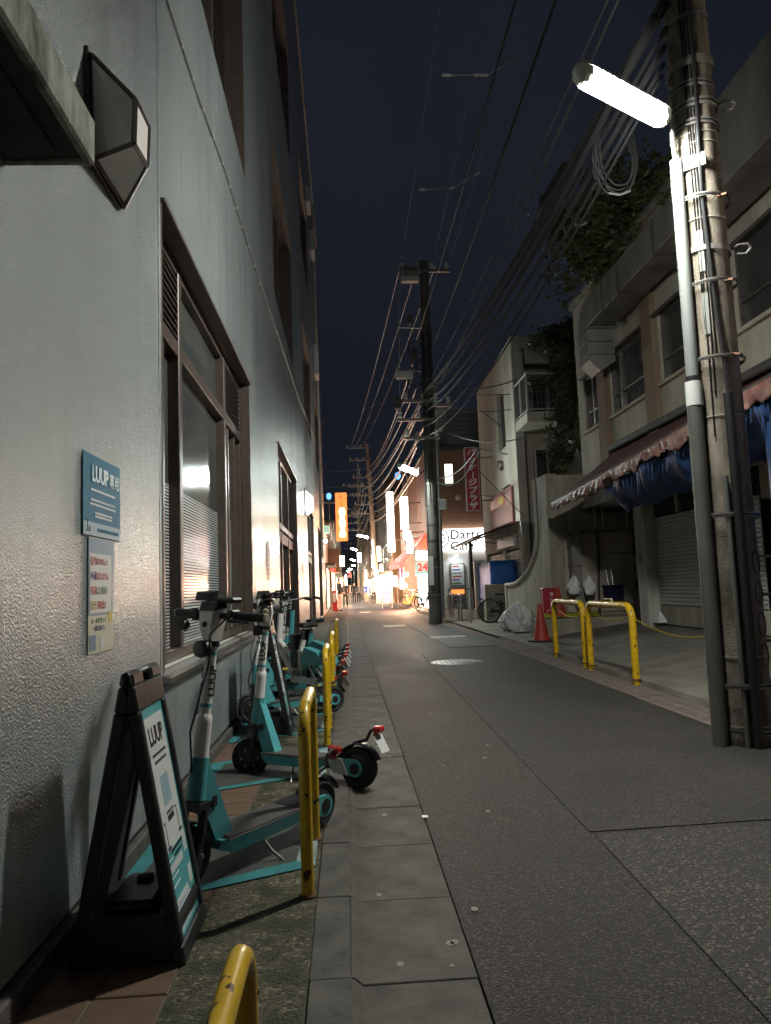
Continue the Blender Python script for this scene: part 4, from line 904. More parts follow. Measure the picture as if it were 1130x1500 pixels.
# --- far blocks on both sides
def block(label, x0, x1, y0, y1, h, mat, side, floors=2, lit=(), shop=None):
    o = thing('street_building', label, 'building'); MB().box((x0,y0,.02),(x1,y1,h)).build('wall',mat,o,smooth=0)
    MB().box((x0-.08,y0-.06,h+.001),(x1+.08,y1+.06,h+.2),.03).build('roof_trim','shop_dark',o)
    xf = x1 if side < 0 else x0; n = max(2,int((y1-y0)/3)); fh = (h-3.2)/max(1,floors)
    for f_ in range(floors):
        for k in range(n):
            ya_ = y0+(k+.25)*(y1-y0)/n; simple_window(o, ya_, ya_+(y1-y0)/n*.5, xf, 3.4+f_*fh, 3.4+f_*fh+1.2, 'X' if side > 0 else 'W', 'window_lit' if (f_,k) in lit else 'grey_glass', 'steel_dull')
    if shop:
        s_ = MB().box((xf-(.06 if side > 0 else 0),y0+.4,.2),(xf+(.06 if side < 0 else 0),y1-.4,2.3)).build('shopfront',shop,o,smooth=0)
        for k in range(4): yy = y0+.4+(y1-y0-.8)*k/3; MB().box((xf-(.09 if side > 0 else 0),yy-.06,.2),(xf+(.09 if side < 0 else 0),yy+.06,2.35)).build('mullion','shop_dark',s_,smooth=0)
        MB().box((xf-(.5 if side > 0 else 0),y0+.3,2.36),(xf+(.5 if side < 0 else 0),y1-.3,2.5)).build('hood','shop_dark',o,smooth=0)
    return o
block('tan tiled building beyond the red canopy',3.4,12,53,62,7.8,'shop_tan',1,2,shop='window_warm')
block('dark three storey building behind the leaning far pole',3.5,12,63,78,10.5,'shop_dark',1,2,lit=((0,1),),shop='window_warm')
block('grey building farther down the right side of the street',3.3,12,79,100,8.5,'shop_grey',1,2,shop='sign_mint')
block('dark building near the end of the right side',3.2,12,101,135,11,'shop_dark',1,3,shop='window_warm')
block('low beige shop just past the rendered building',-8,-1.05,36.6,44,4.3,'plaster_beige',-1,0,shop='window_lit')
block('tan building behind the orange sign',-9,-.95,45,56,5.2,'shop_tan',-1,1,shop='window_warm')
block('grey building down the left side of the street',-9,-.9,57,74,6.2,'shop_grey',-1,1,shop='sign_mint')
block('dark building near the end of the left side',-9,-.8,75,130,8,'shop_dark',-1,2,lit=((0,2),),shop='window_warm')
block('dark block closing the far end of the street',-14,16,168,180,9,'shop_dark',1,2)
# --- signs of the left far side
o, w, hh = blade('orange_sign','tall orange lit sign with glowing white brush lettering',491,722,510,792,40,'sign_orange',fm='sign_orange',thick=.2,side=-1)
o.location.z += 0
fl = MB(); n = 22
pts = []
for k in range(n+1): z_ = hh*(.08+.60*k/n); ww = w*(.42+.11*math.sin(k*.75)+.05*math.sin(k*2.3+1)); pts.append((z_, ww))
fl.add([(w*.12-ww,-.014,z_) for z_, ww in pts]+[(w*.18+ww*.9,-.014,z_) for z_, ww in pts],[(k,k+1,n+2+k,n+1+k) for k in range(n)]).build('brush_lettering','sign_flame',o,smooth=0)
mb = MB()
for k, ww in enumerate((.22,.5,.18)): mb.box((-w*ww,-.014,hh*(.93-k*.035)),(w*ww,-.009,hh*(.945-k*.035)))
mb.tube([(-w*.15,-.012,hh*.76),(w*.1,-.012,hh*.8),(w*.2,-.012,hh*.75),(-w*.1,-.012,hh*.72),(w*.25,-.012,hh*.70)],.025,4).build('small_print','text_white',o,smooth=0)
a, b = at(473,770,Y=36.4), at(483,781,Y=36.4)
o = thing('round_logo_sign','small mint green box sign projecting from the wall end','sign',((a.x+b.x)/2,36.45,b.z)); w_, hh = (b.x-a.x)/2, a.z-b.z
MB().box((-w_,0,0),(w_,.25,hh),.02).build('case','sign_mint',o); MB().lathe([(hh*.26,-.012),(hh*.26,-.006)],(w_*.3,0,hh*.5),'Y',20).build('ring','text_white',o,smooth=0); MB().lathe([(hh*.14,-.018),(hh*.14,-.013)],(w_*.3,0,hh*.5),'Y',16).build('ring_centre','sign_mint',o,smooth=0)
p = at(477,793,Y=37.5); o = thing('wall_floodlight','small cool floodlight below the mint green sign','lamp',(p.x,37.5,p.z)); MB().box((-.09,0,-.08),(.09,.12,.1),.02).build('housing','shop_grey',o); MB().box((-.07,-.012,-.06),(.07,-.001,.08)).build('lens','spot_cool',o,smooth=0); MB().box((-.12,.02,0),(-.35,.06,.04)).build('arm','shop_grey',o,smooth=0)
tag(MB().prism([(44.6,3.6),(44.6,2.4),(43.2,2.15)],-1.0,-.34,'X').build('tan_hood','shop_tan',smooth=0),'tan triangular shop hood below the orange sign','awning')
o = thing('blue_panel_sign','bright cool lit sign panel above the standing man','sign',(-.45,46.5,2.55)); MB().box((-.4,0,0),(.4,.15,.75),.02).build('case','shop_grey',o); MB().box((-.36,-.008,.05),(.36,-.001,.7)).build('face','sign_cool',o,smooth=0)
MB().box((-1.2,.05,.3),(-.4,.1,.36)).build('bracket','shop_grey',o,smooth=0)
o = thing('paper_lantern_row','row of warm red paper lanterns at the left shop','lantern',(-.75,42.2,2.35))
for k in range(4): MB().lathe([(.03,.2),(.11,.14),(.13,0),(.11,-.14),(.03,-.2)],(0,k*.35,0),n=12).build('lantern','red_glow',o)
MB().tube([(-.25,-.1,.22),(0,0,.24),(0,1.1,.24)],.01,5).build('cord','cable_black',o)
for (x_,y_,Y_,nm,mt,lab) in ((482,727,60,'roof_beacon','sign_blue','small blue light on a far roof'),):
    p = at(x_,y_,Y=Y_); o = thing(nm,lab,'beacon',(p.x,Y_,6.2)); MB().lathe([(.12,p.z-6.2-.25),(.2,p.z-6.2-.1),(.2,p.z-6.2+.15),(.05,p.z-6.2+.28)],n=12).build('lens',mt,o); MB().cyl((0,0,0),(0,0,p.z-6.25-.2),.05,n=8).build('mast','shop_grey',o)
p = at(583,697,Y=39); o = thing('neon_mark','small blue neon mark on the corner building side','sign',(p.x,39,p.z))
st2 = MB().prism([(.16*math.sin(k*math.pi/5),.2*math.cos(k*math.pi/5)) for k in range(10)],-.04,.04,'Y'); st2.build('neon','sign_blue',o,smooth=0); MB().box((.05,-.02,-.02),(DX-p.x+.05,.02,.02)).build('arm','shop_dark',o,smooth=0)
o, w, hh = cam_panel('far_light_box','bluish white light box low on the far pole',523,809,530,824,66,'sign_cool','sign')
cam_panel('far_light_box','small warm light box near the far pedestrians',541,849,545,858,75,'sign_warm','sign')
# ================================================================ KERBSIDE THINGS, LEFT
def arch(name, label, p0, p1, h, r=.0245, cat='barrier', group=None, bend=.12, mat='yellow_paint', z0=.03):
    a, b = Vector((p0[0],p0[1],0)), Vector((p1[0],p1[1],0)); w = (b-a).length; ang = math.atan2(b.y-a.y, b.x-a.x)
    t = thing(name, label, cat, (a.x,a.y,z0), ang, group)
    path = [(0,0,-.1),(0,0,h*.4),(0,0,h-bend)]
    for k in range(1,6): q = k/5*math.pi/2; path.append((bend-bend*math.cos(q),0,h-bend+bend*math.sin(q)))
    path += [(w-x,y,z) for x,y,z in reversed(path)]
    MB().tube(path, r, 20).build('pipe', mat, t)
    for x in (0,w): MB().lathe([(r+.012,-.004),(r+.010,.008),(r+.001,.012)],(x,0,0),n=20).build('foot_collar','rust' if mat == 'yellow_paint' else 'steel_dull',t)
    for x in (0,w):
        if mat == 'yellow_paint' and h < .8: MB().cyl((x,-r-.002,h*.72),(x,-r+.01,h*.72),.006,n=8).build('bolt_hole','black_gap',t)
    return t
BG = 'yellow tube barriers along the kerb'
arch('tube_barrier','yellow tube barrier standing alone before the sandwich board',(-.245,1.0),(-.245,1.72),.42,group=BG)
arch('tube_barrier','chipped yellow tube barrier beside the teal scooter deck',(-.185,2.98),(-.185,3.62),.70,group=BG)
arch('tube_barrier','yellow tube barrier between the second scooter and second sandwich board',(-.18,5.7),(-.18,6.35),.70,group=BG)
arch('tube_barrier','yellow tube barrier beside the white framed rental bicycle',(-.17,7.5),(-.17,8.2),.70,group=BG)
arch('tube_barrier','yellow tube barrier past the row of parked scooters',(-.17,10.8),(-.17,11.5),.70,group=BG)

# teal-edged parking bay stickers on the pavement
def bay(label, c, w=.07):
    c = [Vector((x,y,0)) for x,y in c]; t = thing('parking_bay_mat', label, 'floor mat', (0,0,SWZ+.004), 0, 'parking bay mats')
    ctr = sum(c, Vector())/4
    inn = [p+(ctr-p).normalized()*w*1.5 for p in c]
    MB().add([(p.x,p.y,.001) for p in c]+[(p.x,p.y,-.003) for p in c],[(0,1,2,3),(7,6,5,4)]+[(i,4+i,4+(i+1)%4,(i+1)%4) for i in range(4)]).build('sheet','dark_floor',t,smooth=0)
    for i in range(4):
        j = (i+1) % 4
        MB().add([(c[i].x,c[i].y,.0015),(c[j].x,c[j].y,.0015),(inn[j].x,inn[j].y,.0015),(inn[i].x,inn[i].y,.0015),(c[i].x,c[i].y,.003),(c[j].x,c[j].y,.003),(inn[j].x,inn[j].y,.003),(inn[i].x,inn[i].y,.003)],
                 [(4,5,6,7),(0,1,5,4),(1,2,6,5),(2,3,7,6),(3,0,4,7)]).build('edge_strip','teal_floor' if i != 1 else 'sheen_floor',t,smooth=0)  # kerb-side strip painted pale for the sheen reflected at that end
bay('dark parking mat with teal edges under the nearest scooter', [(-.96,2.92),(-.17,3.28),(-.17,4.22),(-.96,3.86)])
bay('dark parking mat with teal edges under the second scooter', [(-.96,4.5),(-.17,4.86),(-.17,5.62),(-.96,5.3)])
bay('teal edged parking mat beside the second sandwich board', [(-.96,5.95),(-.17,6.3),(-.17,7.2),(-.96,6.9)])
bay('teal edged parking mat under the far rental scooters', [(-.96,7.7),(-.17,8.0),(-.17,9.6),(-.96,9.4)])

def sandwich_board(label, x, y, z=SWZ, w=.36, h=.92, spread=.37):
    """panels lean together across the pavement; printed face looks to the road"""
    t = thing('sandwich_board', label, 'sign board', (x,y,z), 0, 'sandwich boards among the scooters')
    top = Vector((-spread/2,0,h))
    for side in (0,1):
        foot = Vector((0 if side == 0 else -spread, 0, 0)); up = (Vector((-spread/2+(.018 if side == 0 else -.018),0,h))-foot); Ln = up.length; up.normalize()
        right = Vector((0,1,0)) if side == 0 else Vector((0,-1,0)); fm = frame(foot+(Vector((0,0,0)) if side == 0 else Vector((0,w,0))), right, up)
        b = .036
        fr = MB().box((0,0,-.04),(w,.06,0),.006).box((0,Ln-.13,-.04),(w,Ln-.045,0),.006).box((0,.06,-.04),(b,Ln-.13,0),.006).box((w-b,.06,-.04),(w,Ln-.13,0),.006)
        fr.box((0,Ln-.05,-.040),(w*.36,Ln+.004,.001),.012).box((w*.64,Ln-.05,-.040),(w,Ln+.004,.001),.012)      # shoulders either side of the hand hole
        o = fr.tf(fm).build('panel_frame','black_plastic',t)
        ins = MB().box((b,.06,-.03),(w-b,Ln-.13,-.012)).tf(fm).build('panel_insert','teal' if side == 0 else 'black_soft',t,smooth=0)
        if side == 0:
            def q(y_, z_, dz=-.0115): return fm @ Matrix.Translation((y_, z_, dz))
            H = Ln-.19
            cx = w/2
            MB().box((b+.028,.06+H*.36,-.0119),(w-b-.022,Ln-.165,-.0108),.0002).tf(fm).build('white_card','paper_white',t,smooth=0)
            text('heading','LUUP',.082,'text_black',t,q(cx,Ln-.235,-.0105),bold=.003,extrude=.0004,sx=.9)
            MB().box((cx-.05,Ln-.47,-.0107),(cx+.05,Ln-.37,-.0102)).tf(fm).build('blank_square','poster_pale',t,smooth=0)
            mb = MB()
            for zz, ww in ((Ln-.30,.17),(Ln-.325,.15),(Ln-.50,.09),(Ln-.62,.14),(Ln-.64,.1)):
                u = cx-ww/2
                while u < cx+ww/2: dw = random.uniform(.006,.012); mb.box((u,zz,-.0107),(u+dw,zz+.010,-.0102)); u += dw+.004
            mb.box((cx-.04,Ln-.525,-.0107),(cx+.04,Ln-.505,-.0102))
            mb.tf(fm).build('print_lines','text_black',t,smooth=0)['kind'] = 'stuff'
            mb = MB()
            for sx_, zz in ((cx-.09,Ln-.60),(cx+.075,Ln-.585)):
                mb.box((sx_,zz,-.0107),(sx_+.006,zz+.085,-.0102)).box((sx_-.012,zz+.08,-.0107),(sx_+.012,zz+.086,-.0102)).box((sx_-.012,zz-.005,-.0107),(sx_+.03,zz+.006,-.0102))
            mb.tf(fm).build('scooter_pictograms','text_black',t,smooth=0)['kind'] = 'stuff'
            mb = MB()
            for k in range(2): mb.box((w-b-.062,.27+k*-.11,-.0119),(w-b-.018,.33+k*-.11,-.0108)).box((b+.03,.26-k*.11,-.0119),(w-b-.09,.285-k*.11,-.0108))
            mb.tf(fm).build('white_tags','paper_white',t,smooth=0)['kind'] = 'stuff'
            mb = MB()
            for k in range(8): mb.box((b+.025,.075+k*.011,-.0119),(b+.025+random.uniform(.1,.22),.079+k*.011,-.0108))
            for k in range(4): mb.box((b+.03,.215+k*.028,-.0119),(b+.12,.219+k*.028,-.0108))
            mb.tf(fm).build('fine_print','text_white',t,smooth=0)['kind'] = 'stuff'
    MB().cyl((-spread/2,-.004,h-.01),(-spread/2,w+.004,h-.01),.012,n=10).build('hinge_rod','black_plastic',t)
    wt_ = MB().hull([(x_,y_,z_) for x_,z_ in ((-.03,.01),(-.025,.12),(-.05,.155),(-.31,.155),(-.34,.12),(-.335,.01)) for y_ in (.015,w-.015)]).build('weight_tank','black_plastic',t)
    MB().box((-.27,.03,.155),(-.1,w-.05,.19),.02).build('tank_hump','black_plastic',wt_)
    MB().lathe([(.028,.19),(.028,.203),(.018,.206)],(-.185,w*.62,0),n=16).build('filler_cap','black_soft',wt_)
    return t
sandwich_board('black sandwich board with teal poster beside the nearest scooter', -.545, 2.5)
sandwich_board('second black sandwich board standing between rental scooters', -.48, 6.15, h=.93)

# ---------------------------------------------------------------- rental kick scooter; local x runs from rear axle to front axle
def scooter(label, loc, heading, steer=0, lean=0, detail=True, group='rental kick scooters'):
    t = thing('kick_scooter', label, 'scooter', loc, heading, group)
    t.rotation_euler[0] = lean
    WB, r = .83, .122
    ax = lambda z: Vector((WB-.025-.115*(z-.15), 0, z))                    # steering axis
    S = Matrix.Translation(ax(.3)) @ Matrix.Rotation(steer, 4, (ax(.3)-ax(1.0)).normalized()*-1) @ Matrix.Translation(-ax(.3))
    def sb(mb, name, mat, parent=None, **k): return mb.tf(S).build(name, mat, parent or t, **k)
    def wheel(cx, steered):
        prof = [(r-.042,-.024),(r-.02,-.034),(r-.006,-.026),(r,-.010),(r,.010),(r-.006,.026),(r-.02,.034),(r-.042,.024)]
        w = MB().lathe(prof,(cx,0,r),'Y',28); w = (sb(w,'wheel','rubber') if steered else w.build('wheel','rubber',t))
        h = MB().lathe([(.03,-.04),(r-.046,-.026),(r-.043,-.02),(r-.043,.02),(r-.046,.026),(.03,.04)],(cx,0,r),'Y',22)
        (sb(h,'hub','black_plastic',w) if steered else h.build('hub','black_plastic',w))
        if steered:
            d = MB()
            for k in range(6):
                a = k*math.pi/3; d.cyl((cx+.055*math.cos(a),-.042,r+.055*math.sin(a)),(cx+.055*math.cos(a),.042,r+.055*math.sin(a)),.008,n=8)
            sb(d,'hub_bolts','steel_dull',w)
    wheel(0, False); wheel(WB, True)
    dk = MB().hull([(x,y,z) for x,w,z in ((.20,.075,.105),(.20,.085,.165),(.66,.085,.165),(.70,.07,.165),(.64,.075,.10),(.70,.05,.125)) for y in (-w,w)]).build('deck','teal',t)
    MB().box((.205,-.078,.166),(.665,.078,.172),.003).build('deck_mat','deck_mat',dk)
    MB().box((.19,-.088,.160),(.68,.088,.167),.003).build('deck_rim','black_plastic',dk)
    # rear arm and hub covers
    MB().hull([(x,y,z) for x,w,z in ((.23,.07,.11),(.23,.07,.175),(.12,.055,.12),(.12,.055,.19)) for y in (-w,w)]).build('rear_block','black_plastic',t)
    for s in (-1,1):
        a = MB().hull([(.20,s*.046,.13),(.20,s*.046,.175),(.20,s*.062,.13),(.20,s*.062,.175)]+[(.052*math.cos(q)-.0,s*e,r+.052*math.sin(q)) for q in [k*math.pi/6 for k in range(12)] for e in (.044,.058)]).build('rear_arm','teal',t)
        MB().lathe([(.034,.0),(.034,.004),(.02,.006)],(0,0,0),'Y',16).tf(Matrix.Translation((0,s*.057,r)) @ Matrix.Diagonal((1,s,1,1))).build('hub_cap','black_plastic',a)
        MB().box((.085,s*.0545,r-.004),(.125,s*.064,r+.016),.003).build('reflector','red_lens',a)
    # rear mudguard, lamp bracket, tail lamp, number plate
    g = MB().grid(lambda u,v: ((r+.018)*math.cos(R(25+u*135)), (v-.5)*.07, r+(r+.018)*math.sin(R(25+u*135))), 12, 2).build('rear_mudguard','black_plastic',t,solid=.005)
    MB().tube([(.11,0,.19),(.03,0,.262),(-.055,0,.285),(-.085,0,.34),(-.12,0,.355)],.011,8).build('lamp_bracket','black_plastic',g)
    MB().box((-.165,-.035,.335),(-.115,.035,.372),.01).build('tail_lamp','red_lens',t)
    MB().box((-.13,-.02,.31),(-.112,.02,.336),.004).build('rear_reflector','red_dull',t)
    MB().hull([(-.13,-.05,.318),(-.13,.05,.318),(-.185,-.05,.222),(-.185,.05,.222),(-.133,-.05,.319),(-.133,.05,.319),(-.188,-.05,.223),(-.188,.05,.223)]).build('number_plate','paper_white',t)
    # neck
    nb = ax(.42)
    MB().hull([(x,y,z) for x,w,z in ((.60,.04,.155),(.70,.04,.155),(nb.x-.03,.026,.50),(nb.x+.012,.026,.47),(nb.x+.012,.028,.36)) for y in (-w,w)]).build('neck','teal',t)
    for s in (-1,1): MB().box((.70,s*.0355,.30),(.728,s*.041,.345),.003).build('neck_latch','black_plastic',t)
    MB().cyl(ax(.34),ax(.505),.040,.037,n=22).build('head_tube','teal',t)
    sb(MB().tube([ax(.506),ax(.64),ax(.665),ax(.675)],[.0345,.0335,.033,.027],22),'stem_collar','scooter_white')
    st = sb(MB().cyl(ax(.67),ax(1.0),.0245,.023,n=22),'stem','scooter_white')
    for z in (.705,.915): sb(MB().cyl(ax(z),ax(z+.014),.0252,n=22),'teal_ring','teal',st)
    dir_ = (ax(1.0)-ax(.7)).normalized()
    for s in (-1,1):
        m = frame(ax(.81)+Vector((0,s*.0243,0)), dir_, Vector((s*1,0,0)) if s < 0 else Vector((-1,0,0)))
        m = frame(ax(.81)+Vector((0,s*.0246,0)), dir_, Vector((0,s,0)).cross(dir_))
        o = text('stem_lettering','LUUP',.052,'text_black',st,S @ m,bold=.0016,extrude=.0006)
    # fork
    fk = MB().hull([(*p,) for p in [ax(.335)+Vector((dx,dy,0)) for dx in (-.03,.03) for dy in (-.06,.06)]+[ax(.30)+Vector((dx,dy,0)) for dx in (-.025,.03) for dy in (-.06,.06)]])
    for s in (-1,1): fk.tube([ax(.31)+Vector((0,s*.05,0)),ax(.22)+Vector((.004,s*.052,0)),Vector((WB,s*.05,r))],[.019,.018,.015],10)
    sb(fk,'fork','black_plastic')
    sb(MB().cyl(ax(.262)+Vector((0,.05,0)),ax(.30)+Vector((0,.05,0)),.014,n=10).cyl(ax(.262)-Vector((0,.05,0)),ax(.30)-Vector((0,.05,0)),.014,n=10),'fork_chrome','steel')
    mg = MB().grid(lambda u,v: (WB+(r+.014)*math.cos(R(35+u*110)), (v-.5)*.066, r+(r+.014)*math.sin(R(35+u*110))), 10, 2); sb(mg,'front_mudguard','black_plastic',solid=.004)
    # head housing, lamp, bars
    hb = ax(1.07)
    sb(MB().hull([(x,y,z) for x,w,z in ((ax(.975).x-.026,.024,.975),(ax(.975).x+.03,.024,.975),(hb.x-.035,.03,1.06),(hb.x+.06,.03,1.03),(hb.x+.055,.038,1.10),(hb.x-.03,.036,1.11)) for y in (-w,w)]),'head_housing','scooter_white')
    sb(MB().hull([(x,y,z) for x,w,z in ((hb.x-.035,.038,1.111),(hb.x+.058,.038,1.101),(hb.x+.045,.034,1.135),(hb.x-.025,.034,1.14)) for y in (-w,w)]),'head_cap','black_plastic')
    sb(MB().lathe([(.012,hb.x+.05),(.012,hb.x+.064),(.008,hb.x+.066)],(0,0,1.045),'X',14),'key_socket','black_soft')
    lp = sb(MB().lathe([(.024,.0),(.034,.012),(.036,.05),(.032,.058)],(ax(.955).x+.022,0,.945),'X',20),'headlamp','black_plastic')
    sb(MB().lathe([(.029,.0585),(.02,.062),(.006,.064)],(ax(.955).x+.022,0,.945),'X',18),'lens','glass_lens',lp)
    sb(MB().cyl(ax(.95)+Vector((0,0,0)),ax(.972),.031,n=18),'lamp_clamp','black_plastic',lp)
    hz = 1.078
    br = sb(MB().tube([(hb.x-.03,-.25,hz-.0),(hb.x-.005,-.1,hz),(hb.x,0,hz),(hb.x-.005,.1,hz),(hb.x-.03,.25,hz)],.0135,10),'handlebar','black_plastic')
    for s in (-1,1):
        gp = sb(MB().tube([(hb.x-.011,s*.125,hz),(hb.x-.030,s*.252,hz)],.0185,14),'grip','black_soft')
        sb(MB().tube([(hb.x-.030,s*.252,hz),(hb.x-.0305,s*.262,hz)],[.0195,.016],14),'grip_cap','cream',gp)
        sb(MB().tube([(hb.x+.0,s*.10,hz),(hb.x+.035,s*.12,hz-.012),(hb.x+.03,s*.21,hz-.02)],.0065,6),'brake_lever','black_plastic',br)
        sb(MB().box((hb.x-.03,s*.085,hz-.025),(hb.x+.025,s*.118,hz+.028),.006),'switch_pod','black_plastic',br)
    sb(MB().hull([(x,y,z) for x,z in ((hb.x-.02,1.14),(hb.x+.03,1.14),(hb.x+.02,1.175),(hb.x-.03,1.18)) for y in (-.09,-.01)]),'phone_holder','black_plastic')
    sb(MB().box((hb.x-.055,.0,1.132),(hb.x+.01,.105,1.156),.008),'display','black_plastic')
    sb(MB().lathe([(.022,0),(.026,.01),(.022,.03)],(hb.x+.012,-.155,hz-.045),'X',14),'bell','black_plastic')
    sb(MB().tube([(hb.x+.03,.1,hz),(hb.x+.09,.06,hz-.07),(hb.x+.05,.02,hz-.19),(nb.x+.06,.01,.62),(nb.x+.035,.0,.45)],.004,6),'brake_cable','cable_black')
    MB().tube([(.45,.05,.11),(.43,.10,.05),(.40,.15,.006),(.36,.155,.004)],.007,8).build('kickstand','steel_dull',t)
    return t
def place(px, py, Y, z=SWZ):
    p = at(px, py, Y=Y); return Vector((p.x, p.y, z))
hd = math.atan2(-.8,-.6)
scooter('nearest kick scooter, white stem and teal deck beside the sandwich board', (-.185,3.78,SWZ), hd, steer=.05, lean=R(-3))
scooter('second kick scooter with its rear wheel over the gutter', (.04,4.60,.0), math.atan2(.48,-.77), steer=.5, lean=R(2))
s3 = scooter('third kick scooter half hidden behind the second sandwich board', (-.17,7.25,SWZ), math.atan2(-.5,-.86), steer=-.1)
scooter('kick scooter squeezed between the two rental bicycles', (-.2,8.4,SWZ), math.atan2(-.25,-.86), steer=.15)
scooter('kick scooter just past the second rental bicycle', (-.18,9.2,SWZ), math.atan2(.1,-.9), steer=-.25)
scooter('kick scooter parked beyond the white framed rental bicycle', (-.16,9.6,SWZ), math.atan2(.2,-.9), steer=.2)
scooter('kick scooter parked next to the far end of the bay', (-.15,10.25,SWZ), math.atan2(.15,-.95), steer=-.2)
scooter('last kick scooter of the row before the doorway', (-.14,10.95,SWZ), math.atan2(.2,-.95), steer=.3)

# ---------------------------------------------------------------- bicycles; local x forward, rear axle at origin
def bicycle(label, loc, heading, frame_m='cloth_black', r=.33, wb=1.05, basket=False, ebike=False, lean=0, group=None, fender=None, name='bicycle'):
    t = thing(name, label, 'bicycle', loc, heading, group); t.rotation_euler[0] = lean
    sh, hh = (.78, .98) if not ebike else (.76, 1.06)
    bb = (.42, 0, .27 if not ebike else .24); hx = wb-.16
    for cx in (0, wb):
        w = MB().tube([(cx+r*.95*math.cos(2*math.pi*k/28),0,r+r*.95*math.sin(2*math.pi*k/28)) for k in range(28)], r*.055 if not ebike else r*.1, 8, closed=True).build('wheel','rubber',t)
        MB().tube([(cx+r*.87*math.cos(2*math.pi*k/24),0,r+r*.87*math.sin(2*math.pi*k/24)) for k in range(24)], r*.035, 6, closed=True).build('rim','steel_dull' if not ebike else 'black_plastic',w)
        sp = MB()
        for k in range(18):
            a = 2*math.pi*k/18; s = .03 if k % 2 else -.03; sp.tube([(cx,s,r),(cx+r*.87*math.cos(a),0,r+r*.87*math.sin(a))],.0016,4)
        sp.build('spokes','steel',w)
        MB().cyl((cx,-.05,r),(cx,.05,r),.022 if not (ebike and cx) else .055,n=14).build('hub','steel_dull',w)
        fm = MB().grid(lambda u,v: (cx+(r*1.07)*math.cos(R((20 if cx else 10)+u*(130 if cx else 160))), (v-.5)*.06, r+(r*1.07)*math.sin(R((20 if cx else 10)+u*(130 if cx else 160)))), 14, 2).build('mudguard', (fender if fender and not cx else 'black_plastic'), t, solid=.004)
    if ebike and fender:
        MB().hull([(x,y,z) for x,w_,z in ((-.16,.045,r+.17),(.0,.05,r+.29),(.24,.045,r+.33),(.30,.04,r+.16),(.12,.045,r+.14)) for y in (-w_,w_)]).build('rear_shell',fender,t)
    seat = Vector((.30,0,sh)); head0 = Vector((hx,0,r+.33)); head1 = Vector((hx-.05,0,hh-.14))
    tr = .019 if not ebike else .03
    fr = MB()
    fr.tube([bb,(.36,0,.52),(.31,0,sh-.12)],tr,10)
    if ebike:
        fr.tube([bb,(.62,0,.36),head0+Vector((0,0,-.02))],[.034,.04,.034],10).tube([(.10,0,.50),(.30,0,.52),(.62,0,.50),head0+Vector((0,0,.05))],tr,10)
    else:
        fr.tube([bb,(.62,0,.36),head0],tr,10).tube([(.34,0,.56),(.62,0,.5),head0+Vector((0,0,.08))],tr*.9,10)
    fr.tube([head0+Vector((.01,0,-.04)),head1],tr*1.15,10)
    for s in (-1,1): fr.tube([bb,(0,s*.055,r)],.012,8).tube([(.34,0,sh-.25),(0,s*.055,r)],.010,8)
    fr.build('frame',frame_m,t)
    fk = MB()
    for s in (-1,1): fk.tube([head0+Vector((.01,s*.01,-.03)),(hx+.07,s*.045,r+.14),(wb,s*.045,r)],.013,8)
    fk.build('fork',frame_m if not ebike else 'black_plastic',t)
    MB().tube([(.31,0,sh-.13),(.295,0,sh)],.014,10).build('seat_post','steel',t)
    MB().hull([(.15,-.09,sh+.02),(.15,.09,sh+.02),(.16,-.09,sh+.07),(.16,.09,sh+.07),(.28,-.05,sh+.06),(.28,.05,sh+.06),(.42,-.018,sh+.04),(.42,.018,sh+.04),(.3,0,sh-.0),(.42,0,sh+.02),(.12,0,sh+.05)]).build('saddle','black_soft',t)
    MB().tube([head1,(hx-.07,0,hh-.02)],.014,8).build('stem','steel' if not ebike else 'black_plastic',t)
    MB().tube([(hx-.25,-.28,hh-.0),(hx-.12,-.26,hh+.02),(hx-.06,-.1,hh-.0),(hx-.06,.1,hh-.0),(hx-.12,.26,hh+.02),(hx-.25,.28,hh)],.011,8).build('handlebar','steel' if not ebike else 'black_plastic',t)
    for s in (-1,1): MB().tube([(hx-.25,s*.28,hh),(hx-.14,s*.262,hh+.018)],.017,10).build('grip','black_soft',t)
    MB().lathe([(.09,-.012),(.09,-.006),(.02,-.004)],(bb[0],.045,bb[2]),'Y',18).tf(Matrix.Identity(4)).build('chainring','steel_dull',t)
    for s, a in ((1,.6),(-1,.6+math.pi)):
        e = Vector((bb[0]+.16*math.cos(a),s*.075,bb[2]+.16*math.sin(a))); c = MB().tube([(bb[0],s*.06,bb[2]),e],.010,6).build('crank','steel_dull',t)
        MB().box(e+Vector((-.045,0,-.01)),e+Vector((.045,s*.09,.012)),.004).build('pedal','black_plastic' if not ebike else 'yellow_print',c)
    MB().box((-.02,-.004,r-.03),(bb[0]+.08,.004,r+.04),.003).tf(Matrix.Translation((0,.05,-.02))).build('chain_guard',frame_m,t)
    if ebike:
        MB().box((.40,-.055,.34),(.50,.055,.70),.015).build('battery','black_plastic',t)
        MB().box((hx-.02,-.05,hh-.35),(hx+.04,.05,hh-.12),.02).build('control_box','black_plastic',t)
        MB().box((hx-.06,-.07,hh+.03),(hx+.03,.07,hh+.055),.008).build('phone_holder','black_plastic',t)
        text('frame_lettering','LUUP',.055,'text_black',t,frame((.64,-.031,.50),(1,0,0),(0,0,1)),bold=.002,extrude=.0006)
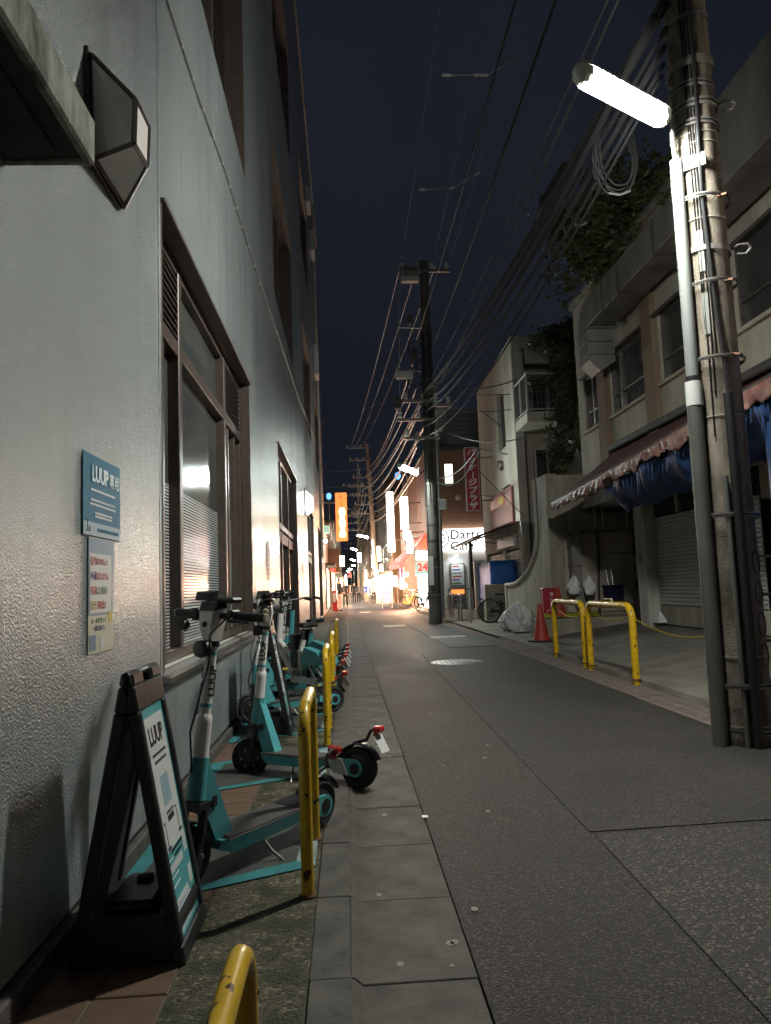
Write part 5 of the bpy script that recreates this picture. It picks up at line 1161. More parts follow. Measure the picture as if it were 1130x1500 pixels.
    if basket:
        bk = MB(); bx0, bx1, z0, z1 = hx+.03, hx+.33, hh-.36, hh-.12
        for zz, e in ((z0,0),(z0+.08,.01),(z0+.16,.02),(z1,.03)):
            bk.tube([(bx0-e*.3,-.15-e,zz),(bx1+e,-.15-e,zz),(bx1+e,.15+e,zz),(bx0-e*.3,.15+e,zz)],.004,5,closed=True)
        for k in range(7):
            q = -.15+.05*k; bk.tube([(bx1,q,z0),(bx1+.03,q*1.2,z1)],.0025,4).tube([(bx0,q,z0),(bx0,q*1.2,z1)],.0025,4).tube([(bx0,q,z0),(bx1,q,z0)],.0025,4)
        for k in range(6):
            q = bx0+(bx1-bx0)*k/5
            for s in (-1,1): bk.tube([(q,s*.15,z0),(q,s*.18,z1)],.0025,4)
        bk.build('basket','black_plastic' if ebike else 'steel_dull',t)
    MB().tube([(0,.06,r),(-.06,.09,.12),(-.08,.10,.01)],.008,6).build('kickstand','steel_dull',t)
    MB().box((-.03-r*1.08,-.02,r+.02),(-.0-r*1.05,.02,r+.06),.004).build('rear_reflector','red_lens',t)
    return t
EG = 'rental electric bicycles'
bicycle('white framed rental bicycle with teal rear shell and front basket', (-.30,7.75,SWZ), math.atan2(.85,-.6), 'scooter_white', r=.24, wb=.98, basket=True, ebike=True, fender='teal', group=EG, name='rental_bicycle')
bicycle('second rental bicycle with teal shell behind the white framed one', (-.27,8.75,SWZ), math.atan2(.85,-.55), 'teal', r=.24, wb=.98, basket=False, ebike=True, fender='teal', group=EG, name='rental_bicycle')
# ================================================================ NEAR UTILITY POLE WITH LAMP
PB = Vector((2.82,5.26,0)); PT = Vector((2.80,5.26,12.2))
def pc(z): return PB.lerp(PT, z/12.2)
def prad(z): return .185-.006*z
up_ = thing('utility_pole','stained concrete utility pole with strapped conduits beside the grated gutter','utility pole',(0,0,0))
MB().tube([pc(z) for z in [-.2+k*.62 for k in range(21)]],[prad(z) for z in [-.2+k*.62 for k in range(21)]],40).build('shaft','pole_concrete',up_)
def ring(z, extra, h, mat, name, parent, cover=None, holes=False, tilt=0):
    c = pc(z); r = prad(z)+extra
    n = 40; path = [(c.x+r*math.cos(2*math.pi*k/n), c.y+r*math.sin(2*math.pi*k/n), z+tilt*math.cos(2*math.pi*k/n)) for k in range(n)]
    mb = MB(); vs_ = []
    for p in path: vs_ += [(p[0],p[1],p[2]-h/2),(p[0],p[1],p[2]+h/2)]
    k2 = [(c.x+(r+.004)*math.cos(2*math.pi*k/n), c.y+(r+.004)*math.sin(2*math.pi*k/n), z+tilt*math.cos(2*math.pi*k/n)) for k in range(n)]
    for p in k2: vs_ += [(p[0],p[1],p[2]-h/2),(p[0],p[1],p[2]+h/2)]
    fs = []
    for k in range(n):
        a, b = 2*k, 2*((k+1)%n); A_, B_ = 2*n+a, 2*n+b
        fs += [(A_,B_,B_+1,A_+1),(a+1,b+1,b,a),(a+1,A_+1,B_+1,b+1),(a,b,B_,A_)]
    o = mb.add(vs_, fs).build(name, mat, parent, recalc=False)
    if holes:
        hb = MB()
        for k in range(0,n*2):
            a = math.pi*k/n; rr = r+.0045; hb.box((-.0,-.006,-.006),(.003,.006,.006)); hb.tf(Matrix.Translation((c.x+rr*math.cos(a),c.y+rr*math.sin(a),z+tilt*math.cos(a))) @ Matrix.Rotation(a,4,'Z'), len(hb.v)-8)
        hb.build('strap_holes','black_gap',o,smooth=0)
    return o
for z, e, h, hl in ((.10,.012,.03,True),(.42,.035,.035,True),(1.62,.035,.035,True),(2.78,.035,.03,True),(3.36,.035,.028,True),(3.62,.012,.04,False),(4.02,.035,.03,True),(4.62,.01,.05,True),(4.78,.012,.06,True),(4.93,.01,.05,True),(5.12,.014,.07,False),(5.5,.01,.03,False)):
    ring(z, e, h, 'galv', 'steel_strap', up_, holes=hl, tilt=random.uniform(-.012,.012))
for z in (.14,.62,2.35,3.86,4.46,4.54): ring(z, .003, .008, 'cable_light', 'wire_tie', up_)
# conduits down the pole
def side(z, ang, d): c = pc(z); return c+Vector((math.cos(ang),math.sin(ang),0))*(prad(z)+d)
zz = [0,1,2,2.55]; A1 = math.radians(197)
MB().tube([side(z,A1,.055) for z in zz],.055,18).build('lower_conduit','conduit_low',up_)
MB().tube([side(z,A1,.052) for z in (2.62,3.4,4.1,4.35)],.046,18).build('upper_conduit','conduit',up_)
MB().tube([side(z,A1,.052) for z in (2.44,2.62)],.060,18).build('conduit_sleeve','paper_white',up_)
MB().tube([side(z,A1,.052) for z in (2.62,2.66)],.055,18).build('conduit_band','cable_black',up_)
A2 = math.radians(262)
MB().tube([side(z,A2,.03) for z in (0,.8,1.6,2.5)],.034,14).build('black_cover','cable_black',up_)
MB().tube([side(2.5,A2,.03),side(2.75,A2-.04,.025),side(3.1,A2-.15,.02),side(4,A2-.3,.015),side(4.8,A2-.2,.02),side(6,A2-.1,.02)],.013,8).build('feeder_cable','cable_black',up_)
MB().tube([side(z,A2-.33,.018) for z in (0,.9,1.9)],.019,10).build('thin_conduit','conduit_low',up_)
for k, a in enumerate((-.55,-.42,-.30,-.62)): MB().tube([side(z,A2+a+.03*math.sin(z*2+k),.006) for z in (2.2+.3*k,3,3.6,4.2,4.7,5.2,6.5)],.005,5).build('thin_cable','cable_black',up_)
for k, (z, a) in enumerate(((.72,-28),(1.32,-28),(1.05,-28))):
    a = math.radians(a); p0, p1 = side(z,a,-.02), side(z,a,.10); MB().tube([p0,p1,p1+Vector((0,-.0,.05))],.011,6).build('step_bolt','steel_dull',up_)
for z, a in ((3.36,-75),(4.02,-70),(2.8,-75)):
    a = math.radians(a); p = side(z,a,.0); MB().tube([p,p+Vector((.02,-.09,-.03))],.011,6).build('strap_bolt','rust',up_)
for z, a in ((3.62,-30),(4.8,-12)):
    a = math.radians(a); p = side(z,a,0); MB().tube([p,p+Vector((.06,-.03,.035)),p+Vector((.12,-.05,.03)),p+Vector((.14,-.05,.0)),p+Vector((.10,-.05,-.045)),p+Vector((.04,-.03,-.04))],.010,8).build('hook_bracket','steel_dull',up_)
# wrapped relief band: raised ovals on the lower collar
for k in range(4):
    z = .62+k*.22; a = math.radians(-58); c = side(z,a,.004); tgt = Vector((-math.sin(a),math.cos(a),0)); MB().tube([c+tgt*.045*math.cos(q)+Vector((0,0,.085*math.sin(q))) for q in [2*math.pi*i/18 for i in range(18)]],.004,5,closed=True).build('relief_oval','shop_dark',up_)
# number plate
a = math.radians(228); c = side(4.30,a,.006); n_ = Vector((math.cos(a),math.sin(a),0)); r_ = Vector((-n_.y,n_.x,0))
npl = MB().box((-.10,-.05,-.002),(.10,.05,.002),.001).tf(frame(c+n_*.008,r_,(0,0,1))).build('number_plate','plate_grey',up_)
text('plate_number','3914',.085,'text_black',npl,frame(c+n_*.0115,r_,(0,0,1)),extrude=.0006,sx=.9)
for z0 in (3.02,3.5):
    c = side(z0+.1,math.radians(232),.008); n2 = Vector((math.cos(math.radians(232)),math.sin(math.radians(232)),0)); MB().box((-.022,-.16,-.001),(.022,.16,.001)).tf(frame(c,Vector((-n2.y,n2.x,0)),(0,0,1))).build('label_strip','plate_grey',up_,smooth=0)
# crossarm above the frame
MB().box((1.9,5.18,11.55),(3.7,5.26,11.63)).build('crossarm','galv',up_,smooth=0)

def street_lamp(label, p_in, p_out, pole_pt, mat='lamp_tube', w=.15, group='street lamps'):
    p_in, p_out, pole_pt = Vector(p_in), Vector(p_out), Vector(pole_pt)
    t = thing('street_lamp', label, 'street lamp', p_in, 0, group)
    d = p_out-p_in; Ln = d.length; d.normalize(); sd_ = Vector((0,0,1)).cross(d).normalized(); up = d.cross(sd_)
    fm = frame((0,0,0), d, sd_)          # x along lamp, y sideways, z up
    def oval(x0, x1, hw, z): 
        n = 7; pts = []
        for k in range(n): q = -math.pi/2+math.pi*k/(n-1); pts.append((x1-hw+hw*math.cos(q), hw*math.sin(q), z))
        for k in range(n): q = math.pi/2+math.pi*k/(n-1); pts.append((x0+hw+hw*math.cos(q), hw*math.sin(q), z))
        return pts
    MB().hull(oval(0,Ln,w/2,.012)+oval(.02,Ln-.02,w/2-.015,.05)+oval(.06,Ln-.06,w/2-.05,.068)).tf(fm).build('housing','lamp_body',t)
    MB().hull(oval(.002,Ln-.002,w/2-.004,.010)+oval(.008,Ln-.008,w/2-.007,-.05)+oval(.04,Ln-.04,w/2-.04,-.088)).tf(fm).build('end_cover','lamp_clear',t)
    MB().hull(oval(.045,Ln-.045,w/2-.002,.009)+oval(.05,Ln-.05,w/2-.002,-.055)+oval(.075,Ln-.075,w/2-.035,-.092)).tf(fm).build('diffuser',mat,t,smooth=60)
    q = pole_pt-p_in
    MB().tube([Vector((0,0,.02))+d*.06, Vector((0,0,.01))-d*.05, q*.6+Vector((0,0,.02)), q*.92+Vector((0,0,-.05)), q+Vector((0,0,-.3))],.019,10).build('arm','galv',t)
    return t
i_, o_ = at(978,172,Y=5.12), at(843,100,Y=4.60)
street_lamp('bright oval street lamp fixed to the near concrete pole', i_, o_, side(4.36,A1,.05))

# ================================================================ SECOND POLE (middle) AND ITS GEAR
P2 = Vector((2.74,23.1,0)); P2T = Vector((2.86,23.1,11.75))
p2 = thing('utility_pole','dark concrete utility pole carrying crossarms and a grey box in mid street','utility pole',(0,0,0))
def pc2(z): return P2.lerp(P2T, z/11.75)
MB().tube([pc2(z) for z in (-.1,2,4,6,8,10,11.75)],[.21,.2,.19,.18,.165,.15,.14],20).build('shaft','pole_far',p2)
for z in (.9,1.75,2.05,2.6,3.1,3.7,4.4,4.9,5.6,6.3,7.2,7.9,8.8,9.4,10.2): 
    c = pc2(z); MB().lathe([(.225-.006*z,-.02),(.225-.006*z,.02)],(c.x,c.y,z),n=20).build('band','galv' if random.random() < .5 else 'shop_dark',p2)
for k in range(12):
    a = random.uniform(math.pi,2*math.pi); MB().tube([pc2(z)+Vector((math.cos(a+.3*math.sin(z)),math.sin(a+.3*math.sin(z)),0))*(.215-.006*z) for z in (2.6+random.random()*2,5,6,7,8,9.5)],.018,5).build('riser_cable','cable_black',p2)
for k in range(9):
    c = pc2(8.0+random.uniform(-.8,.9)); r0 = random.uniform(.15,.32); o0 = Vector((random.uniform(-.45,-.1),-.2,0)); MB().tube([c+o0+Vector((r0*math.cos(q),random.uniform(-.05,.05),r0*1.3*math.sin(q))) for q in [i*math.pi/6 for i in range(12)]],.014,5,closed=True).build('cable_loop','cable_black',p2)
def arm2(z, x0, x1, n, ins=True, m='galv'):
    c = pc2(z); MB().box((c.x+x0,c.y-.24,z-.045),(c.x+x1,c.y-.16,z+.045)).build('crossarm',m,p2,smooth=0)
    for k in range(n):
        x = c.x+x0+.1+(x1-x0-.2)*k/max(1,n-1)
        if ins: MB().lathe([(.03,.0),(.07,.04),(.07,.10),(.04,.12),(.075,.15),(.075,.2),(.03,.24)],(x,c.y-.2,z+.045),n=12).build('insulator','block_white',p2)
arm2(11.35,-.85,.82,4); arm2(7.05,-.85,.3,2); arm2(6.45,-1.05,.35,3); arm2(5.85,-.85,.3,2,m='steel_dull'); arm2(6.9,.1,.7,2)
c = at(600,404,Y=22.85)
bx = MB().box((c.x-.29,22.65,c.z-.24),(c.x+.29,22.9,c.z+.26),.02).build('switch_box','duct_metal',p2)
for k in range(3): MB().lathe([(.05,0),(.075,.02),(.05,.05)],(c.x-.17+k*.17,22.63,c.z+.1),'Z',10).build('bushing','shop_dark',bx)
MB().box((c.x-.29,22.64,c.z-.22),(c.x+.29,22.649,c.z-.10)).build('box_label','block_white',bx,smooth=0)
c = at(593,550,Y=22.8); MB().box((c.x-.27,22.65,c.z-.11),(c.x+.27,22.9,c.z+.11),.015).build('junction_box','block_white',p2)
for px_ in (585,586): 
    a, b = at(px_,388,Y=22.85), at(px_+1,590,Y=22.85)
    if px_ == 585: MB().tube([a,b],.015,5).build('drop_wire','cable_light',p2)
for y_ in (480,543): a, b = at(586,y_,Y=22.85), at(618,y_+1,Y=22.85); MB().tube([a,b],.015,5).build('stay_rod','cable_light',p2)
for (px_,py_,w_,h_,mt_,nm_) in ((583,592,.22,.34,'shop_dark','closure_box'),(600,470,.16,.3,'shop_grey','closure_box'),(607,520,.14,.42,'shop_dark','arrester'),(645,620,.2,.5,'shop_grey','meter_box'),(611,640,.16,.3,'duct_metal','closure_box')):
    c = at(px_,py_,Y=22.8); MB().box((c.x-w_/2,22.62,c.z-h_/2),(c.x+w_/2,22.9,c.z+h_/2),.03).build(nm_,mt_,p2)
a = at(640,560,Y=22.9); MB().tube([a,a+Vector((-.55,-.1,-.45))],.045,8).build('strain_insulator','brush_white',p2)
i_, o_ = at(615,693,Y=22.7), at(583,680,Y=22.3)
street_lamp('white street lamp on the dark middle utility pole', i_, o_, pc2(4.75)+Vector((-.15,0,.1)), 'lamp_far', w=.2)
MB().box((P2.x-.19,22.87,1.2),(P2.x-.02,22.885,2.1)).build('pole_notice','paper_white',p2,smooth=0)
tag(MB().tube([(3.35,26.5,-.1),(3.42,26.5,4),(3.46,26.5,8.2)],[.13,.12,.10],16).build('steel_pole','galv'),'slim grey steel pole standing just behind the middle utility pole','pole')
cb2 = thing('control_cabinet','small pale cabinet fixed to the slim steel pole','cabinet',(3.38,26.3,3.9)); MB().box((-.02,-.1,0),(.3,.1,.38),.02).build('case','block_white',cb2); MB().box((.0,-.112,.03),(.28,-.101,.35)).build('door','conduit',cb2,smooth=0)

# ================================================================ FAR POLES AND LAMPS
def far_pole(label, x, y, h, arms=3, lampz=None, lean=0, mat='plaster_white', lx=-.9, lamp=''):
    t = thing('utility_pole', label, 'utility pole', (x,y,0)); 
    MB().tube([(0,0,-.1),(lean*.5,0,h*.5),(lean,0,h)],[.2,.17,.13],14).build('shaft',mat,t)
    for k in range(arms):
        z = h-.3-k*.95 if k < 2 else h-2.6-(k-2)*.7; w = 1.9-.2*(k%3)
        MB().box((lean*z/h-w*.85,-.2,z-.04),(lean*z/h+w*.15,-.13,z+.04)).build('crossarm','cable_light',t,smooth=0)
        for q in range(3): MB().lathe([(.03,0),(.07,.05),(.07,.12),(.03,.2)],(lean*z/h-w*.8+q*.5,-.165,z+.04),n=8).build('insulator','block_white',t)
    if lampz: street_lamp(lamp, (x+lx*.35,y-.2,lampz), (x+lx,y-.6,lampz+.22), (x-.12,y,lampz+.1), 'lamp_far', w=.22)
    return t
far_pole('pale leaning utility pole with many crossarms beyond the brick corner', 2.35, 56, 12.2, 7, 5.0, lean=-.45, lx=-1.5, lamp='white street lamp on the pale leaning far pole')
far_pole('utility pole with pale crossarms seen past the leaning pole', 1.55, 72, 11.5, 6, 4.9, lx=-1.1, mat='pole_far', lamp='white street lamp just past the leaning pole')
for k, (y_, x_, lz) in enumerate(((97,1.75,4.8),(120,2.0,4.8),(142,1.6,4.8),(160,1.2,4.8))):
    far_pole(['thin far utility pole beyond the pedestrians','thinner utility pole deep in the street','faint utility pole near the street end','last utility pole before the closing block'][k], x_, y_, 11, 2, lz, mat='pole_far', lx=-1.2, lamp=['small street lamp above the walking pair','street lamp deep in the shopping street','tiny street lamp near the street end','last tiny street lamp before the closing block'][k])
tr_ = thing('pole_transformer','pale green transformer can hung between the far poles','transformer',(1.05,70,8.4)); MB().lathe([(.25,-.5),(.33,-.45),(.33,.45),(.2,.55)],n=16).build('tank','conduit',tr_); MB().box((0,.1,.2),(.6,.2,.28)).build('hanger','steel_dull',tr_,smooth=0)

# ================================================================ OVERHEAD CABLES
WG = 'overhead cables'
def wire(pts, r, mat='cable_black', label='thin overhead cable strung between the utility poles', name='overhead_cable', n=5):
    return tag(MB().tube(pts, r, n).build(name, mat), label, 'cable', WG)
c2 = pc2(11.6)
for k, (px_, py_) in enumerate(((588,380),(634,384),(660,380))):
    a = at(px_,py_,Y=22.9); wire(sag(a,(1.95+k*.75,5.2,11.9),.25),.008,'cable_grey','bare high voltage line running from the middle pole top')
for k, x0 in enumerate((2.05,2.6,3.2)): wire(sag((x0,22.9,11.5),(x0-1.4-.15*k,55.8,12.0),.5),.014,'cable_light','pale line from the middle pole to the leaning far pole')
for k, (x0,z0,x1,z1,r) in enumerate(((2.5,9.7,2.55,9.2,.02),(2.9,9.2,2.9,8.7,.022),(2.85,8.3,3.0,7.4,.012),(2.95,7.9,2.95,7.1,.014))):
    wire(sag((x0,23,z0-.6),(x1,5.3,z1),.2),r,'cable_black' if k < 2 else 'cable_grey')
tz = [(7.3,5.6,.036),(7.15,5.5,.03),(6.9,5.3,.018),(6.7,5.15,.024),(6.2,5.0,.016),(5.9,4.9,.012),(7.0,5.4,.028)]
for k, (z0,z1,r) in enumerate(tz): wire(sag((2.62+.05*(k%2),22.9,z0),(2.66-.02*k,5.2,z1+.15),.30+.05*k),r,'cable_matte','thick telephone cable slung from the middle pole to the near pole')
for k in range(11):
    x1, z1 = 2.0+random.uniform(-.6,.2), 6.2+k*.42; wire(sag((2.55+random.uniform(-.3,.1),23,4.9+k*.34),(x1,55.8,z1),.5+.1*(k%3)),random.choice((.02,.028,.04)),'cable_grey' if k % 2 else 'cable_light','pale telephone cable running on towards the leaning far pole')
for k in range(7): wire(sag((1.9-.12*k,56,6.6+k*.75),(1.3,72,6.2+k*.7),.3),.016,'cable_light','pale cable between the two far utility poles')
for k in range(6): wire(sag((1.4,72,6.2+k*.7),(1.6,97,6+k*.7),.4),.018,'cable_grey','cable running on into the far street')
# service drops across to the white building and beyond
for (a, b, s, r) in (((628,560),(757,556),.25,.02),((652,575),(803,572),.1,.014),((652,600),(800,590),.15,.014),((640,625),(770,640),.3,.016),((700,656),(826,660),.18,.022),((640,700),(700,657),.25,.02),((641,705),(703,660),.45,.02),((703,600),(826,690),.05,.014),((703,690),(769,757),.02,.014),((752,557),(845,545),.12,.022)):
    A_, B_ = at(*a,Y=22.8), at(*b,Y=20.2); wire(sag(A_,B_,s),r,'cable_black','black service cable crossing from the middle pole to the white building')
for (a,b) in (((470,618),(640,560)),((472,690),(560,682)),((472,715),(560,700)),((476,735),(545,712))): wire(sag(at(*a,Y=50),at(*b,Y=50),.15),.018,'cable_grey','thin cable crossing above the far shops')
# slack coils hanging from the telephone cable
def coil(label, px_, py_, w, h, Y, n):
    c = at(px_,py_,Y=Y); t = thing('cable_coil', label, 'cable coil', c)
    for k in range(n):
        j = random.uniform(.85,1.1); MB().tube([(w*j*math.cos(q)+random.uniform(-.01,.01),.03*k,h*j*math.sin(q)) for q in [i*2*math.pi/24 for i in range(24)]],.008,6,closed=True).build('loop','cable_matte',t)
    MB().tube([(w*.5,0,-h*1.0),(0,.02,-h*1.08),(-w*.5,.04,-h*1.0)],.010,6).build('tie','cable_grey',t)
    return t
coil('oval slack coil of cable hanging from the telephone lines', 849,285,.14,.34,8.0,4)
coil('large slack coil of cable hanging near the lamp', 905,225,.20,.38,6.6,6)
spl = thing('splice_closure','long black splice case clamped on the telephone cables','splice case'); a, b = at(832,240,Y=8.6), at(795,302,Y=9.8)
MB().tube([a,a.lerp(b,.06),a.lerp(b,.94),b],[.03,.07,.07,.03],12).build('case','cable_matte',spl); MB().tube([a.lerp(b,-.3),a],.02,6).tube([b,b.lerp(a,-.3)],.02,6).build('cable_tail','cable_black',spl)
sp2 = thing('line_spacer','pale bar spacer hung across the high voltage lines','line spacer'); a, b, c = at(615,278,Y=17), at(665,275,Y=17), at(703,252,Y=17)
MB().tube([a,b,c],.018,6).build('bar','cable_light',sp2); [MB().tube(q,.035,8).build('clamp','block_white',sp2) for q in ([a,a.lerp(b,.15)],[b.lerp(a,.12),b],[b.lerp(c,.8),c])]
sp3 = thing('line_spacer','second pale bar spacer higher up the high voltage lines','line spacer'); a, b, c = at(648,110,Y=12), at(715,110,Y=12), at(760,82,Y=12)
MB().tube([a,b,c],.014,6).build('bar','cable_light',sp3); [MB().tube(q,.025,8).build('clamp','block_white',sp3) for q in ([a,a.lerp(b,.2)],[b.lerp(a,.3),b])]

# ================================================================ RIGHT PAVEMENT THINGS
RG = 'yellow tube barriers in front of the apron'
arch('tube_barrier','wide yellow tube barrier next to the near pole, rope tied to it',(3.22,8.28),(3.22,9.82),.82,r=.042,group=RG,bend=.16,z0=.06)
arch('tube_barrier','wide yellow tube barrier between the cone and the other wide one',(3.24,10.1),(3.26,11.6),.82,r=.042,group=RG,bend=.16,z0=.06)
rp = thing('barrier_rope','thin yellow and black rope tied between the barriers and the column','rope')
MB().tube(sag((3.25,11.5,.82),(3.24,10.1,.72),.1)+sag((3.24,10.1,.72),(3.24,9.8,.72),.02)[1:]+sag((3.24,9.8,.74),(3.22,8.3,.76),.05)[1:]+sag((3.22,8.3,.76),(5.3,9.7,.62),.25)[1:],.008,6).build('rope','yellow_print',rp)
MB().tube([(3.22,8.9,.86),(3.24,8.95,.95),(3.2,9.1,.95),(3.24,9.25,.88)],.014,6).build('rope_knot','cream',rp)
def cone(label, x, y, z, h=.7, lean=0):
    t = thing('traffic_cone', label, 'traffic cone', (x,y,z), random.random(), 'traffic cones'); t.rotation_euler[0] = lean
    MB().box((-.19,-.19,0),(.19,.19,.03),.012).build('base','black_soft',t)
    MB().lathe([(.16,.03),(.145,.06),(.034,h-.015),(.028,h),(.012,h)],n=28).build('body','cone_red',t); return t
p = at(790,938,Z=.1); cone('red traffic cone standing on the apron beside the barrier', p.x+.05, p.y, .075)
p = at(819,897,Y=14.6); cone('second red cone on the concrete platform', p.x, 14.6, .46, .62)
ex = thing('extinguisher_box','red fire extinguisher box with white characters on the platform','extinguisher box',(W(801,890).x,14.75,.46))
MB().box((-.14,-.1,0),(.14,.12,.60),.01).build('cabinet','sign_red',ex)
for k, ch in enumerate('消火器'): text('lettering',ch,.085,'text_white',ex,frame((.03,-.102,.47-k*.11),(1,0,0),(0,0,1)),bold=.001)
MB().tube([(.0+.075*math.cos(q),-.104,.10+.075*math.sin(q)) for q in [i*2*math.pi/18 for i in range(18)]],.006,5,closed=True).build('ring_mark','text_white',ex)
def bag(name, label, loc, sc, mat, cat, seed, tall=1.0, knot=True):
    rnd = random.Random(seed); t = thing(name, label, cat, loc)
    def f_(u, v):
        th = 2*math.pi*u; z = v; r = (math.sin(math.pi*min(1,(z*.86+.14)))**.5)*(1-.1*z)
        c = Vector((math.cos(th)*1.6, math.sin(th)*1.6, z*2.2+seed*3.1))
        r *= 1+.42*noise.noise(c)+.26*noise.noise(c*2.7)+.14*noise.noise(c*6.1)
        return (sc[0]*r*math.cos(th)+.12*sc[0]*z*math.sin(seed), sc[1]*r*math.sin(th), sc[2]*tall*(z+.06*noise.noise(c*2)*(z > .05)))
    MB().grid(f_, 64, 26).build('sack', mat, t, smooth=70)
    if knot: MB().tube([(0,0,sc[2]*tall*.97),(.01,0,sc[2]*tall*1.1),(.03,.0,sc[2]*tall*1.16)],[.03,.015,.05],8).build('knot',mat,t)
    return t
p = at(757,921,Z=.1); bag('rubbish_bag','white translucent rubbish bag slumped by the concrete wall',(p.x+.02,p.y+.2,.07),(.40,.33,.52),'bag_plastic','rubbish bag',3,knot=False)
p = at(752,905,Z=.2); bag('rubbish_bag','smaller rubbish bag leaning against the bigger one',(3.95,16.9,.07),(.30,.26,.68),'bag_plastic','rubbish bag',5,knot=False)
yc = MB().grid(lambda u,v: (3.85+u*1.15, 14.42+v*.45, .462+.09*abs(math.sin(u*9+v*3))*math.sin(math.pi*v)+.02), 30, 8)
tag(yc.build('yellow_cloth','yellow_cloth',solid=.01),'crumpled yellow cloth spread on the concrete platform','cloth')
for k, (px_, py_, s_) in enumerate(((834,842,(.11,.10,.36)),(856,843,(.10,.09,.36)))):
    a = W(px_, py_+28); b = bag('carrier_bag',['white carrier bag hanging on the left of the duct','white carrier bag hanging on the right of the duct'][k],(a.x,14.6,a.z),s_,'bag_plastic','carrier bag',8+k,knot=False)
    MB().tube([(-.03,0,s_[2]*.9),(-.01,.02,s_[2]*1.25),(.03,.0,s_[2]*.9)],.006,5).build('handle','bag_plastic',b)
a = W(895,866); bk = thing('mop_bucket','dark blue bucket box hung with mop handles on the alcove wall','bucket',(a.x,14.82,a.z))
MB().box((-.16,-.12,-.16),(.18,.16,.10),.02).build('bucket','navy_plastic',bk); MB().box((-.18,-.14,.1),(.20,.17,.13),.008).build('rim','navy_plastic',bk)
for dx in (-.07,.03): MB().cyl((dx,0,-.05),(dx-.02,.08,.45),.014,n=8).build('mop_handle','steel',bk)
rk = thing('tool_rail','rail of brushes and hooks on the alcove wall','tool rail',(0,14.9,0)); a, b = W(885,808), W(935,812)
MB().cyl((a.x,0,a.z),(b.x,0,b.z),.012,n=8).build('rail','steel_dull',rk)
for x_ in (905,915,928):
    p = W(x_,812); MB().cyl((p.x,-.03,p.z),(p.x+.03,-.03,p.z-.5),.012,n=6).build('handle','brush_white',rk); MB().hull([(p.x-.07,-.05,p.z-.5),(p.x+.1,-.05,p.z-.5),(p.x-.02,-.05,p.z-.36),(p.x+.06,-.05,p.z-.36),(p.x-.07,-.0,p.z-.5),(p.x+.1,0,p.z-.5)]).build('brush_head','brush_white',rk)
bn = W(928,900); b_ = thing('wheeled_bin','black rubbish bin with hoop handle beside the column','bin',(bn.x,14.0,.40))
MB().hull([(x,y,z) for x,y in ((-.24,-.2),(.24,-.2),(.24,.2),(-.24,.2)) for z in (0,)]+[(x*1.15,y*1.15,.52) for x,y in ((-.24,-.2),(.24,-.2),(.24,.2),(-.24,.2))]).build('body','black_plastic',b_)
MB().box((-.3,-.25,.52),(.3,.25,.57),.015).build('lid','black_plastic',b_); MB().tube([(-.2,-.1,.55),(-.17,-.1,.75),(0,-.1,.86),(.17,-.1,.75),(.2,-.1,.55)],.016,8).build('hoop_handle','steel_dull',b_)
for s in (-1,1): MB().lathe([(.06,0),(.06,.04)],(s*.2,.2,.05),'X',14).build('wheel','rubber',b_)
br_ = thing('dustpan','grey long handled dustpan leaning by the white column','dustpan',(W(953,900).x,13.6,.40)); MB().cyl((0,0,.05),(.06,.08,.75),.012,n=8).build('handle','steel_dull',br_); MB().hull([(-.13,-.06,0),(.13,-.06,0),(-.13,.1,0),(.13,.1,0),(-.11,.1,.12),(.11,.1,.12)]).build('pan','brush_white',br_)
tag(MB().hull([(5.42,12.75,.40),(5.6,12.75,.40),(5.42,13.0,.40),(5.58,13.0,.40),(5.5,12.85,.62)]).build('crumpled_bag','bag_plastic'),'small crumpled plastic bag at the foot of the white column','bag')
# vertical red shop sign
a, b = at(680,655,Y=24), at(705,748,Y=24); vs_ = thing('vertical_sign','red vertical shop sign with white katakana fixed to the white building','sign',((a.x+b.x)/2,24,b.z)); w, hh = (b.x-a.x)/2, a.z-b.z
MB().box((-w,0,0),(w,.16,hh),.01).build('case','paper_white',vs_); MB().box((-w+.03,-.006,.03),(w-.03,-.001,hh-.03)).build('face','sign_red',vs_,smooth=0)
for k, ch in enumerate('パッケージプラザ'):
    z_ = hh-.06-(k+.5)*(hh-.1)/8
    text('character',ch,(hh-.1)/8*1.0,'text_white',vs_,frame((0,-.008,z_),(1,0,0),(0,0,1)) if ch != 'ー' else frame((0,-.008,z_),(0,0,-1),(1,0,0)),bold=.011,extrude=.002,sx=1.15 if ch != 'ー' else 1)
for z_ in (.35,hh-.35): MB().tube([(w,.08,z_),(RX-(a.x+b.x)/2+.02,.08,z_)],.022,6).build('bracket','steel_dull',vs_)
sp_ = thing('sign_floodlight','small unlit floodlight on an arm below the red vertical sign','floodlight',((a.x+b.x)/2-.55,23.8,b.z+.42)); MB().lathe([(.09,-.05),(.09,.05),(.03,.12)],n=12).build('head','block_white',sp_); MB().tube([(0,0,.1),(.3,.1,.15),(1.45,.2,.0)],.015,5).build('arm','steel_dull',sp_)
